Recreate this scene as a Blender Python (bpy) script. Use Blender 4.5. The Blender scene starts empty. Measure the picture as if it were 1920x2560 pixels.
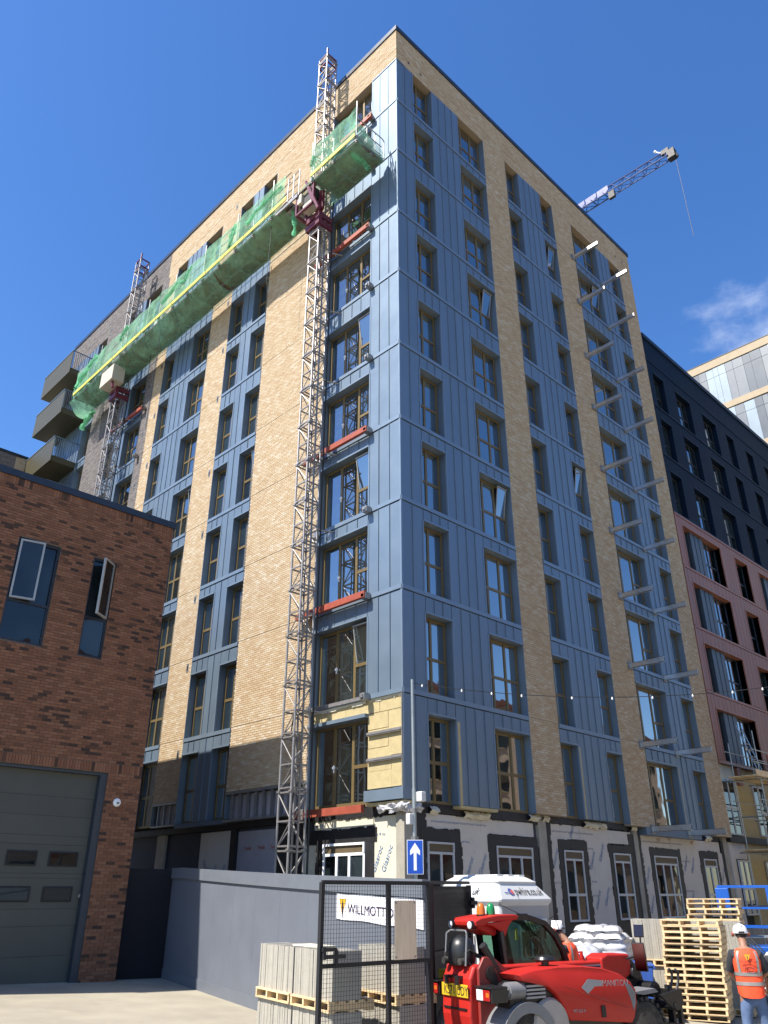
import bpy, bmesh, math, random
import numpy as np
from mathutils import Matrix, Vector, Euler
random.seed(7); rng = np.random.default_rng(7)
R = math.radians
SC = bpy.context.scene
COL = SC.collection

# ---------------------------------------------------------------- camera, sky, sun, exposure
# world axes: the tower's corner stands on the z axis, its right face runs along +x (y = 0), its left face along +y (x = 0);
# z is measured from the eye, the ground lies about two metres below
YAW, PITCH = R(45.65), R(26.05)
CAMP = Vector((-15.188, -14.800, 0.0))
RGT = Vector((math.sin(YAW), -math.cos(YAW), 0)); FWD = Vector((math.cos(YAW), math.sin(YAW), 0)); UPV = Vector((0, 0, 1))
cd = bpy.data.cameras.new('camera'); cam = bpy.data.objects.new('camera', cd); COL.objects.link(cam)
cd.sensor_fit = 'VERTICAL'; cd.sensor_height = 36.0; cd.lens = 1958.0 / 2560.0 * 36.0
cd.clip_start = 0.1; cd.clip_end = 3000
look = FWD * math.cos(PITCH) + UPV * math.sin(PITCH); upc = UPV * math.cos(PITCH) - FWD * math.sin(PITCH)
m = Matrix.Identity(4)
for i in range(3):
    m[i][0] = RGT[i]; m[i][1] = upc[i]; m[i][2] = -look[i]; m[i][3] = CAMP[i]
cam.matrix_world = m
SC.camera = cam

SUNV = Vector((-1, .24, 1.34)).normalized()          # towards the sun
sl = bpy.data.lights.new('sun', 'SUN'); so = bpy.data.objects.new('sun', sl); COL.objects.link(so)
sl.energy = 5.0; sl.angle = R(.53); sl.color = (1, .94, .85)
so.rotation_euler = SUNV.to_track_quat('Z', 'Y').to_euler(); so.location = (-30, 20, 60)

W = bpy.data.worlds.new('World'); SC.world = W; W.use_nodes = True
nt = W.node_tree; nt.nodes.clear()
out = nt.nodes.new('ShaderNodeOutputWorld'); bg = nt.nodes.new('ShaderNodeBackground')
sky = nt.nodes.new('ShaderNodeTexSky'); sky.sky_type = 'NISHITA'; sky.sun_disc = False
sky.sun_elevation = math.asin(SUNV.z); sky.sun_rotation = math.atan2(SUNV.x, SUNV.y)
sky.air_density = 1.0; sky.dust_density = .3; sky.ozone_density = 2.6; sky.altitude = 0
bg.inputs['Strength'].default_value = .122
tc = nt.nodes.new('ShaderNodeTexCoord')
def wn(t, **k):
    n = nt.nodes.new(t)
    for a, b in k.items(): setattr(n, a, b)
    return n
def lk(a, b): nt.links.new(a, b)
# a drifting white cloud to the right of the tower, and thin wisps elsewhere
cdir = (RGT * .535 + FWD * .80 + UPV * .55).normalized()
mapn = wn('ShaderNodeMapping'); mapn.inputs['Scale'].default_value = (7, 7, 12); mapn.inputs['Location'].default_value = (2.3, .7, 1.1)
lk(tc.outputs['Generated'], mapn.inputs['Vector'])
nz = wn('ShaderNodeTexNoise'); nz.inputs['Scale'].default_value = 1.0; nz.inputs['Detail'].default_value = 9; nz.inputs['Roughness'].default_value = .58
lk(mapn.outputs['Vector'], nz.inputs['Vector'])
dt = wn('ShaderNodeVectorMath', operation='DISTANCE'); dt.inputs[1].default_value = cdir
lk(tc.outputs['Generated'], dt.inputs[0])
mr = wn('ShaderNodeMapRange'); mr.inputs['From Min'].default_value = .02; mr.inputs['From Max'].default_value = .23
mr.inputs['To Min'].default_value = .26; mr.inputs['To Max'].default_value = -.17
lk(dt.outputs['Value'], mr.inputs['Value'])
ad = wn('ShaderNodeMath', operation='ADD'); lk(nz.outputs['Fac'], ad.inputs[0]); lk(mr.outputs['Result'], ad.inputs[1])
cr = wn('ShaderNodeMapRange'); cr.interpolation_type = 'SMOOTHSTEP'
cr.inputs['From Min'].default_value = .50; cr.inputs['From Max'].default_value = .86; cr.inputs['To Min'].default_value = 0; cr.inputs['To Max'].default_value = .74
lk(ad.outputs['Value'], cr.inputs['Value'])
hs = wn('ShaderNodeHueSaturation'); hs.inputs['Saturation'].default_value = 1.26; hs.inputs['Hue'].default_value = .508; hs.inputs['Value'].default_value = 1.0
lk(sky.outputs['Color'], hs.inputs['Color'])
mxc = wn('ShaderNodeMix', data_type='RGBA'); mxc.inputs['B'].default_value = (4.6, 4.9, 5.6, 1)
lk(cr.outputs['Result'], mxc.inputs['Factor']); lk(hs.outputs['Color'], mxc.inputs['A'])
lk(mxc.outputs['Result'], bg.inputs['Color']); lk(bg.outputs['Background'], out.inputs['Surface'])

SC.view_settings.view_transform = 'Standard'; SC.view_settings.look = 'None'
SC.view_settings.exposure = 1.0; SC.view_settings.gamma = 1.0; SC.view_settings.use_curve_mapping = False
SC.render.engine = 'CYCLES'
SC.cycles.max_bounces = 8; SC.cycles.transparent_max_bounces = 16
SC.cycles.use_denoising = True

# ---------------------------------------------------------------- materials
def nn(t, ty, **k):
    n = t.nodes.new(ty)
    for a, b in k.items(): setattr(n, a, b)
    return n
ALB = .64      # the photograph's exposure is set for daylight surfaces of ordinary reflectance
def mat(name, col, rough=.6, metal=0.0, var=.12, scale=3.0, bump=0.0, bscale=40.0, spec=.5, dirt=None, ior=None, stretch=None, coat=0.0, objvar=0.0):
    """Principled paint/stone/metal with uneven tone, optional fine relief and dirt patches, in object space."""
    M = bpy.data.materials.new(name); M.use_nodes = True; t = M.node_tree
    b = t.nodes['Principled BSDF']; b.inputs['Roughness'].default_value = rough; b.inputs['Metallic'].default_value = metal
    b.inputs['Specular IOR Level'].default_value = spec
    if ior: b.inputs['IOR'].default_value = ior
    if coat: b.inputs['Coat Weight'].default_value = coat; b.inputs['Coat Roughness'].default_value = .08
    g = nn(t, 'ShaderNodeNewGeometry'); src = g.outputs['Position']
    if stretch:
        mp = nn(t, 'ShaderNodeMapping'); mp.inputs['Scale'].default_value = stretch; t.links.new(src, mp.inputs['Vector']); src = mp.outputs['Vector']
    n1 = nn(t, 'ShaderNodeTexNoise'); n1.inputs['Scale'].default_value = scale; n1.inputs['Detail'].default_value = 6; n1.inputs['Roughness'].default_value = .62
    t.links.new(src, n1.inputs['Vector'])
    r = nn(t, 'ShaderNodeValToRGB'); e = r.color_ramp.elements
    col = [c * ALB for c in col[:3]]
    if dirt: dirt = ([c * ALB for c in dirt[0]], dirt[1], dirt[2])
    lo = [max(0, c * (1 - var)) for c in col[:3]]; hi = [min(1, c * (1 + var)) for c in col[:3]]
    e[0].position = .3; e[0].color = (*lo, 1); e[1].position = .7; e[1].color = (*hi, 1)
    t.links.new(n1.outputs['Fac'], r.inputs['Fac']); cur = r.outputs['Color']
    if dirt:
        dc, th, ds = dirt
        n2 = nn(t, 'ShaderNodeTexNoise'); n2.inputs['Scale'].default_value = ds; n2.inputs['Detail'].default_value = 8; n2.inputs['Roughness'].default_value = .7
        t.links.new(src, n2.inputs['Vector'])
        mr = nn(t, 'ShaderNodeMapRange'); mr.inputs['From Min'].default_value = th; mr.inputs['From Max'].default_value = th + .22
        t.links.new(n2.outputs['Fac'], mr.inputs['Value'])
        mx = nn(t, 'ShaderNodeMix', data_type='RGBA'); mx.inputs['B'].default_value = (*dc, 1)
        t.links.new(mr.outputs['Result'], mx.inputs['Factor']); t.links.new(cur, mx.inputs['A']); cur = mx.outputs['Result']
    if objvar:
        oi = nn(t, 'ShaderNodeObjectInfo'); h = nn(t, 'ShaderNodeHueSaturation')
        mr = nn(t, 'ShaderNodeMapRange'); mr.inputs['To Min'].default_value = 1 - objvar; mr.inputs['To Max'].default_value = 1 + objvar
        t.links.new(oi.outputs['Random'], mr.inputs['Value']); t.links.new(mr.outputs['Result'], h.inputs['Value'])
        t.links.new(cur, h.inputs['Color']); cur = h.outputs['Color']
    t.links.new(cur, b.inputs['Base Color'])
    mrr = nn(t, 'ShaderNodeMapRange'); mrr.inputs['To Min'].default_value = max(.02, rough - .09); mrr.inputs['To Max'].default_value = min(1, rough + .09)
    t.links.new(n1.outputs['Fac'], mrr.inputs['Value']); t.links.new(mrr.outputs['Result'], b.inputs['Roughness'])
    if bump:
        n3 = nn(t, 'ShaderNodeTexNoise'); n3.inputs['Scale'].default_value = bscale; n3.inputs['Detail'].default_value = 5
        t.links.new(src, n3.inputs['Vector'])
        bp = nn(t, 'ShaderNodeBump'); bp.inputs['Strength'].default_value = bump; bp.inputs['Distance'].default_value = .02
        t.links.new(n3.outputs['Fac'], bp.inputs['Height']); t.links.new(bp.outputs['Normal'], b.inputs['Normal'])
    return M
def brick_mat(name, stops, mark=None):
    """each brick its own tone (by mesh island and by object), with grain"""
    M = bpy.data.materials.new(name); M.use_nodes = True; t = M.node_tree
    b = t.nodes['Principled BSDF']; b.inputs['Roughness'].default_value = .88; b.inputs['Specular IOR Level'].default_value = .25
    g = nn(t, 'ShaderNodeNewGeometry'); oi = nn(t, 'ShaderNodeObjectInfo')
    a = nn(t, 'ShaderNodeMath', operation='ADD'); f = nn(t, 'ShaderNodeMath', operation='FRACT')
    t.links.new(g.outputs['Random Per Island'], a.inputs[0]); t.links.new(oi.outputs['Random'], a.inputs[1]); t.links.new(a.outputs[0], f.inputs[0])
    # a broad drift in tone over the wall moves which bricks are used
    n0 = nn(t, 'ShaderNodeTexNoise'); n0.inputs['Scale'].default_value = .55; n0.inputs['Detail'].default_value = 3
    t.links.new(g.outputs['Position'], n0.inputs['Vector'])
    mr0 = nn(t, 'ShaderNodeMapRange'); mr0.inputs['From Min'].default_value = .3; mr0.inputs['From Max'].default_value = .7; mr0.inputs['To Min'].default_value = -.09; mr0.inputs['To Max'].default_value = .09
    t.links.new(n0.outputs['Fac'], mr0.inputs['Value'])
    a2 = nn(t, 'ShaderNodeMath', operation='ADD'); a2.use_clamp = True; t.links.new(f.outputs[0], a2.inputs[0]); t.links.new(mr0.outputs['Result'], a2.inputs[1])
    r = nn(t, 'ShaderNodeValToRGB'); els = r.color_ramp.elements
    els[0].position = stops[0][0]; els[0].color = (*stops[0][1], 1); els[1].position = stops[1][0]; els[1].color = (*stops[1][1], 1)
    for p, c in stops[2:]:
        q = els.new(p); q.color = (*c, 1)
    t.links.new(a2.outputs[0], r.inputs['Fac'])
    n1 = nn(t, 'ShaderNodeTexNoise'); n1.inputs['Scale'].default_value = 38; n1.inputs['Detail'].default_value = 5; n1.inputs['Roughness'].default_value = .7
    t.links.new(g.outputs['Position'], n1.inputs['Vector'])
    mr = nn(t, 'ShaderNodeMapRange'); mr.inputs['To Min'].default_value = .80; mr.inputs['To Max'].default_value = 1.18
    t.links.new(n1.outputs['Fac'], mr.inputs['Value'])
    h = nn(t, 'ShaderNodeHueSaturation'); t.links.new(mr.outputs['Result'], h.inputs['Value']); t.links.new(r.outputs['Color'], h.inputs['Color'])
    t.links.new(h.outputs['Color'], b.inputs['Base Color'])
    bp = nn(t, 'ShaderNodeBump'); bp.inputs['Strength'].default_value = .35; bp.inputs['Distance'].default_value = .008
    t.links.new(n1.outputs['Fac'], bp.inputs['Height']); t.links.new(bp.outputs['Normal'], b.inputs['Normal'])
    return M
def glass_dark(name, col, ior=1.9, rough=.02, wob=.03):
    M = bpy.data.materials.new(name); M.use_nodes = True; t = M.node_tree
    b = t.nodes['Principled BSDF']; b.inputs['Roughness'].default_value = rough; b.inputs['IOR'].default_value = ior
    g = nn(t, 'ShaderNodeNewGeometry'); oi = nn(t, 'ShaderNodeObjectInfo')
    n0 = nn(t, 'ShaderNodeTexNoise'); n0.inputs['Scale'].default_value = .8; n0.inputs['Detail'].default_value = 3
    t.links.new(g.outputs['Position'], n0.inputs['Vector'])
    r = nn(t, 'ShaderNodeValToRGB'); e = r.color_ramp.elements
    e[0].position = .35; e[0].color = (*[c * .45 for c in col], 1); e[1].position = .75; e[1].color = (*[c * 2.2 for c in col], 1)
    ad = nn(t, 'ShaderNodeMath', operation='MULTIPLY_ADD'); ad.inputs[1].default_value = .5
    t.links.new(oi.outputs['Random'], ad.inputs[0]); sb = nn(t, 'ShaderNodeMath', operation='SUBTRACT'); sb.inputs[1].default_value = .25
    t.links.new(n0.outputs['Fac'], ad.inputs[2]); t.links.new(ad.outputs[0], sb.inputs[0]); t.links.new(sb.outputs[0], r.inputs['Fac'])
    t.links.new(r.outputs['Color'], b.inputs['Base Color'])
    n1 = nn(t, 'ShaderNodeTexNoise'); n1.inputs['Scale'].default_value = 1.4; n1.inputs['Detail'].default_value = 1
    t.links.new(g.outputs['Position'], n1.inputs['Vector'])
    bp = nn(t, 'ShaderNodeBump'); bp.inputs['Strength'].default_value = wob; bp.inputs['Distance'].default_value = .15
    t.links.new(n1.outputs['Fac'], bp.inputs['Height']); t.links.new(bp.outputs['Normal'], b.inputs['Normal'])
    return M
def clear_glass(name, tint=(.75, .85, .8), fac=.86):
    M = bpy.data.materials.new(name); M.use_nodes = True; t = M.node_tree; t.nodes.clear()
    o = nn(t, 'ShaderNodeOutputMaterial'); a = nn(t, 'ShaderNodeBsdfTransparent'); a.inputs['Color'].default_value = (*tint, 1)
    g = nn(t, 'ShaderNodeBsdfGlossy'); g.inputs['Roughness'].default_value = .03
    fr = nn(t, 'ShaderNodeFresnel'); fr.inputs['IOR'].default_value = 1.5; ge = nn(t, 'ShaderNodeNewGeometry'); iv = nn(t, 'ShaderNodeMath', operation='SUBTRACT'); iv.inputs[0].default_value = 1; ml = nn(t, 'ShaderNodeMath', operation='MULTIPLY'); t.links.new(ge.outputs['Backfacing'], iv.inputs[1]); t.links.new(iv.outputs[0], ml.inputs[0]); t.links.new(fr.outputs[0], ml.inputs[1])
    mx = nn(t, 'ShaderNodeMixShader'); t.links.new(ml.outputs[0], mx.inputs[0]); t.links.new(a.outputs[0], mx.inputs[1]); t.links.new(g.outputs[0], mx.inputs[2])
    t.links.new(mx.outputs[0], o.inputs['Surface']); return M
def net_mat(name, col, open_=.42):
    """woven debris netting: part open weave, part thin green cloth that lets light through"""
    M = bpy.data.materials.new(name); M.use_nodes = True; t = M.node_tree; t.nodes.clear()
    o = nn(t, 'ShaderNodeOutputMaterial'); tr = nn(t, 'ShaderNodeBsdfTransparent')
    d = nn(t, 'ShaderNodeBsdfDiffuse'); tl = nn(t, 'ShaderNodeBsdfTranslucent')
    g = nn(t, 'ShaderNodeNewGeometry'); n = nn(t, 'ShaderNodeTexNoise'); n.inputs['Scale'].default_value = 1.1; n.inputs['Detail'].default_value = 6; n.inputs['Roughness'].default_value = .7
    t.links.new(g.outputs['Position'], n.inputs['Vector'])
    r = nn(t, 'ShaderNodeValToRGB'); e = r.color_ramp.elements
    e[0].position = .3; e[0].color = (*[c * .7 for c in col], 1); e[1].position = .75; e[1].color = (*[min(1, c * 1.35) for c in col], 1)
    t.links.new(n.outputs['Fac'], r.inputs['Fac'])
    t.links.new(r.outputs['Color'], d.inputs['Color']); t.links.new(r.outputs['Color'], tl.inputs['Color'])
    m1 = nn(t, 'ShaderNodeMixShader'); m1.inputs[0].default_value = .45; t.links.new(d.outputs[0], m1.inputs[1]); t.links.new(tl.outputs[0], m1.inputs[2])
    mr = nn(t, 'ShaderNodeMapRange'); mr.inputs['From Min'].default_value = .35; mr.inputs['From Max'].default_value = .7
    mr.inputs['To Min'].default_value = open_ + .16; mr.inputs['To Max'].default_value = open_ - .16
    t.links.new(n.outputs['Fac'], mr.inputs['Value'])
    m2 = nn(t, 'ShaderNodeMixShader'); t.links.new(mr.outputs['Result'], m2.inputs[0]); t.links.new(m1.outputs[0], m2.inputs[1]); t.links.new(tr.outputs[0], m2.inputs[2])
    t.links.new(m2.outputs[0], o.inputs['Surface']); return M

MT = dict(
    tan=brick_mat('tan_brick', [(0, (.37, .265, .16)), (.3, (.405, .305, .19)), (.65, (.425, .33, .215)), (.9, (.45, .365, .255)), (1, (.48, .41, .31))]),
    grey=brick_mat('grey_brick', [(0, (.115, .10, .098)), (.5, (.15, .135, .13)), (1, (.185, .17, .165))]),
    redbrick=brick_mat('red_brick', [(0, (.052, .032, .026)), (.07, (.075, .042, .030)), (.16, (.165, .074, .042)), (.6, (.205, .092, .052)), (1, (.24, .115, .066))]),
    tan_mortar=mat('tan_mortar', (.42, .34, .24), .95, var=.1, scale=20, bump=.2, bscale=120),
    grey_mortar=mat('grey_mortar', (.26, .24, .22), .95),
    red_mortar=mat('red_mortar', (.19, .14, .11), .95, bump=.2, bscale=120),
    blue=mat('blue_zinc', (.235, .315, .40), .46, .50, var=.04, scale=.9, objvar=.05),
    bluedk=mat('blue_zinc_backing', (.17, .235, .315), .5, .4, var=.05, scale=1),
    trim=mat('blue_trim', (.27, .355, .45), .45, .45, var=.04, scale=2),
    bronze=mat('bronze_frame', (.26, .185, .08), .42, .3, var=.06, scale=5),
    pane=glass_dark('window_glass', (.010, .015, .015), 4.2),
    core=mat('building_core', (.06, .06, .06), .9),
    galv=mat('galvanised_steel', (.42, .40, .39), .5, .6, var=.14, scale=9, bump=.03, bscale=60),
    galvarm=mat('bright_galvanised_channel', (1.0, 1.0, 1.0), .30, .85, var=.08, scale=5),
    steel=mat('dull_steel', (.42, .42, .42), .45, .7, var=.15, scale=6),
    coping=mat('dark_coping', (.035, .045, .065), .4, .2),
    ground=mat('concrete_ground', (.44, .395, .30), .9, var=.16, scale=.8, bump=.25, bscale=25, dirt=((.34, .30, .235), .56, .35)),
    hoard=mat('grey_hoarding_paint', (.185, .205, .245), .5, var=.06, scale=1.2, bump=.06, bscale=6, dirt=((.215, .235, .27), .62, 1.4)),
    hoard2=mat('grey_hoarding_trim', (.19, .21, .245), .5, var=.06, scale=3),
    white=mat('white_paint', (1.15, 1.15, 1.15), .45, var=.03),
    signw=mat('white_sign_board', (1.1, 1.09, 1.12), .4, var=.03, scale=1.5),
    purple=mat('purple_print', (.045, .018, .075), .5, var=.05),
    yellow=mat('yellow_print', (.78, .47, .02), .5, var=.05),
    black=mat('black_steel', (.012, .012, .015), .6, var=.2, scale=5),
    blackp=mat('black_plastic', (.018, .018, .019), .38, var=.25, scale=6, dirt=((.10, .09, .075), .60, 3)),
    rubber=mat('tyre_rubber', (.028, .026, .024), .85, var=.3, scale=8, bump=.3, bscale=40, dirt=((.16, .14, .11), .5, 5)),
    tape=mat('black_membrane', (.016, .016, .018), .55, var=.35, scale=3, bump=.25, bscale=12, dirt=((.06, .055, .05), .62, 4)),
    board=mat('buff_sheathing_board', (.76, .69, .60), .85, var=.07, scale=1.4, dirt=((.42, .36, .28), .63, 1.6)),
    boardy=mat('pale_sheathing_board', (.84, .78, .60), .85, var=.08, scale=2.2, dirt=((.72, .56, .28), .58, 2.5)),
    bluepr=mat('blue_board_print', (.15, .27, .48), .8, var=.15),
    greypr=mat('grey_board_print', (.30, .31, .36), .85, var=.15),
    redpr=mat('red_board_print', (.55, .10, .06), .8, var=.15),
    wrap=mat('pale_wrap_sheet', (.42, .39, .42), .7, var=.08),
    wool=mat('yellow_insulation', (.62, .50, .26), .95, var=.10, scale=5, bump=.5, bscale=30),
    concrete=mat('pale_concrete', (.46, .42, .34), .9, var=.16, scale=2.5, bump=.2, bscale=30, dirt=((.26, .21, .15), .58, 1.3)),
    darkwall=mat('dark_blue_block_wall', (.07, .075, .10), .9, var=.2, scale=4, bump=.3, bscale=20),
    pvc=mat('white_window_frame', (.62, .63, .64), .4, var=.06),
    redsteel=mat('red_oxide_steel', (.42, .085, .045), .55, var=.16, scale=4, dirt=((.22, .06, .04), .6, 5)),
    magenta=mat('burgundy_steel', (.16, .020, .050), .45, var=.2, scale=6),
    cream=mat('cream_motor_cover', (.70, .64, .50), .5, var=.1),
    net=net_mat('green_netting', (.30, .60, .40), .50),
    net2=net_mat('green_netting_gathered', (.20, .54, .32), .25),
    toe=mat('yellow_toe_board', (.78, .70, .10), .55, var=.1),
    ply=mat('plywood_deck', (.36, .27, .16), .8, var=.15),
    gold=mat('gold_mesh_panel', (.125, .110, .060), .5, .35, var=.12, scale=14),
    navy=mat('navy_cladding', (.003, .013, .034), .6, 0, var=.12, scale=1.2, spec=.10),
    navyt=mat('navy_trim', (.014, .032, .068), .5, 0, var=.08, spec=.2),
    copper=mat('copper_cladding', (.37, .145, .095), .45, .15, var=.08, scale=1.5, objvar=.07),
    coppert=mat('copper_trim', (.42, .17, .11), .42, .15, var=.06),
    louvre=mat('blue_grey_louvre', (.08, .11, .15), .45, .2),
    void=mat('dark_opening', (.004, .005, .008), .7),
    terrace=mat('bounce_terrace_brick', (.90, .70, .52), .9, var=.2, scale=4),
    band=mat('cream_stone_band', (.56, .45, .31), .85, var=.08, scale=1.2),
    pal1=mat('pale_blue_panel', (.34, .42, .48), .35, .1, var=.05, scale=.4),
    pal2=mat('silver_panel', (.17, .19, .215), .4, .2, var=.06, scale=.4),
    pal3=mat('slate_panel', (.10, .12, .145), .4, .2, var=.08, scale=.4),
    door=mat('grey_garage_door', (.118, .122, .104), .6, var=.06, scale=2, bump=.08, bscale=90, objvar=.03, spec=.3),
    doorframe=mat('dark_blue_grey_frame', (.045, .060, .078), .45, var=.08),
    shutter=mat('brown_shutter_box', (.16, .115, .06), .6), darkframe=mat('anthracite_frame', (.020, .026, .040), .4),
    silver=mat('silver_casement', (.50, .49, .46), .4, .3),
    paneb=glass_dark('tinted_glass', (.010, .014, .016), 1.6),
    slab=mat('grey_paving_slab', (.47, .44, .37), .9, var=.08, scale=7, bump=.3, bscale=50, objvar=.10),
    wood=mat('pallet_wood', (.92, .68, .38), .8, var=.2, scale=3, bump=.25, bscale=20, stretch=(1, 1, 8), objvar=.16),
    red=mat('red_machine_paint', (.60, .026, .018), .45, 0, var=.07, scale=2.5, spec=.35, dirt=((.34, .07, .045), .64, 2.0)),
    reddk=mat('dusty_red_paint', (.33, .035, .028), .5, 0, var=.12, scale=4, dirt=((.30, .15, .10), .52, 3)),
    greyp=mat('grey_plastic', (.24, .24, .245), .5, var=.14, scale=5),
    silverp=mat('pale_grey_print', (.42, .40, .40), .5),
    lens=mat('red_lens', (.50, .02, .02), .2, var=.1), amber=mat('amber_lens', (.75, .20, .02), .18, var=.1),
    greenl=mat('green_lens', (.02, .30, .09), .18, var=.1), clearl=mat('clear_lamp', (1, 1, 1), .12, .05, var=.1),
    plate=mat('yellow_number_plate', (.82, .55, .03), .45, var=.05),
    cabglass=clear_glass('cab_glass', (.62, .76, .70)),
    mirror_glass=mat('mirror_glass', (.16, .10, .10), .12, 1.0, var=.02),
    podw=mat('white_moulded_plastic', (.84, .84, .81), .4, var=.04, scale=2, dirt=((.80, .78, .72), .66, 2)),
    podshade=mat('pod_wall_shade', (.50, .49, .47), .5, var=.06, scale=2), dusty=mat('dusty_pale_metal', (.52, .46, .40), .85, var=.15, scale=6),
    blackgap=mat('dark_gap_black', (.008, .008, .014), .8),
    podtxt=mat('dark_lettering', (.03, .03, .04), .5), bluetxt=mat('blue_lettering', (.08, .14, .45), .5),
    signb=mat('blue_road_sign', (.01, .10, .60), .35, var=.04),
    lift=mat('blue_lift_paint', (.012, .13, .60), .4, var=.1, scale=4),
    bin=mat('blue_plastic_bin', (.04, .12, .46), .45, var=.1),
    shrink=mat('shrink_wrap', (.66, .66, .68), .22, var=.07, scale=6, bump=.5, bscale=9, spec=.7),
    sack=mat('white_sack', (.70, .68, .68), .6, var=.08, scale=5, bump=.5, bscale=10),
    vest=mat('orange_hi_vis', (1.3, .115, .030), .75, var=.08, scale=8, bump=.3, bscale=14),
    tapeg=mat('reflective_tape', (.40, .37, .34), .4, .2), jeans=mat('blue_denim', (.13, .20, .36), .9, var=.2, scale=9, bump=.4, bscale=14),
    dkcloth=mat('dark_cloth', (.035, .040, .050), .9, var=.2, scale=8, bump=.3, bscale=14), skin=mat('skin', (.42, .21, .13), .6, var=.1, scale=20),
    helmet=mat('white_helmet', (1.1, 1.1, 1.1), .25, var=.03), boot=mat('brown_boot', (.10, .065, .04), .8, var=.2), hair=mat('dark_hair', (.03, .02, .015), .8),
    pink=mat('pink_red_hi_vis', (.75, .13, .12), .75, var=.1),
    crane=mat('blue_crane_steel', (.010, .035, .20), .5, var=.12), crane2=mat('pale_crane_tube', (.10, .15, .34), .45, .2),
    jib=mat('blue_banner', (.010, .035, .28), .5), alu=mat('aluminium_tube', (.50, .53, .52), .38, .7, var=.12, scale=6),
    plastic=mat('white_plastic_bag', (.75, .76, .76), .4, var=.05, scale=9, bump=.6, bscale=14), cable=mat('black_cable', (.012, .012, .012), .6),
)

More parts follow.
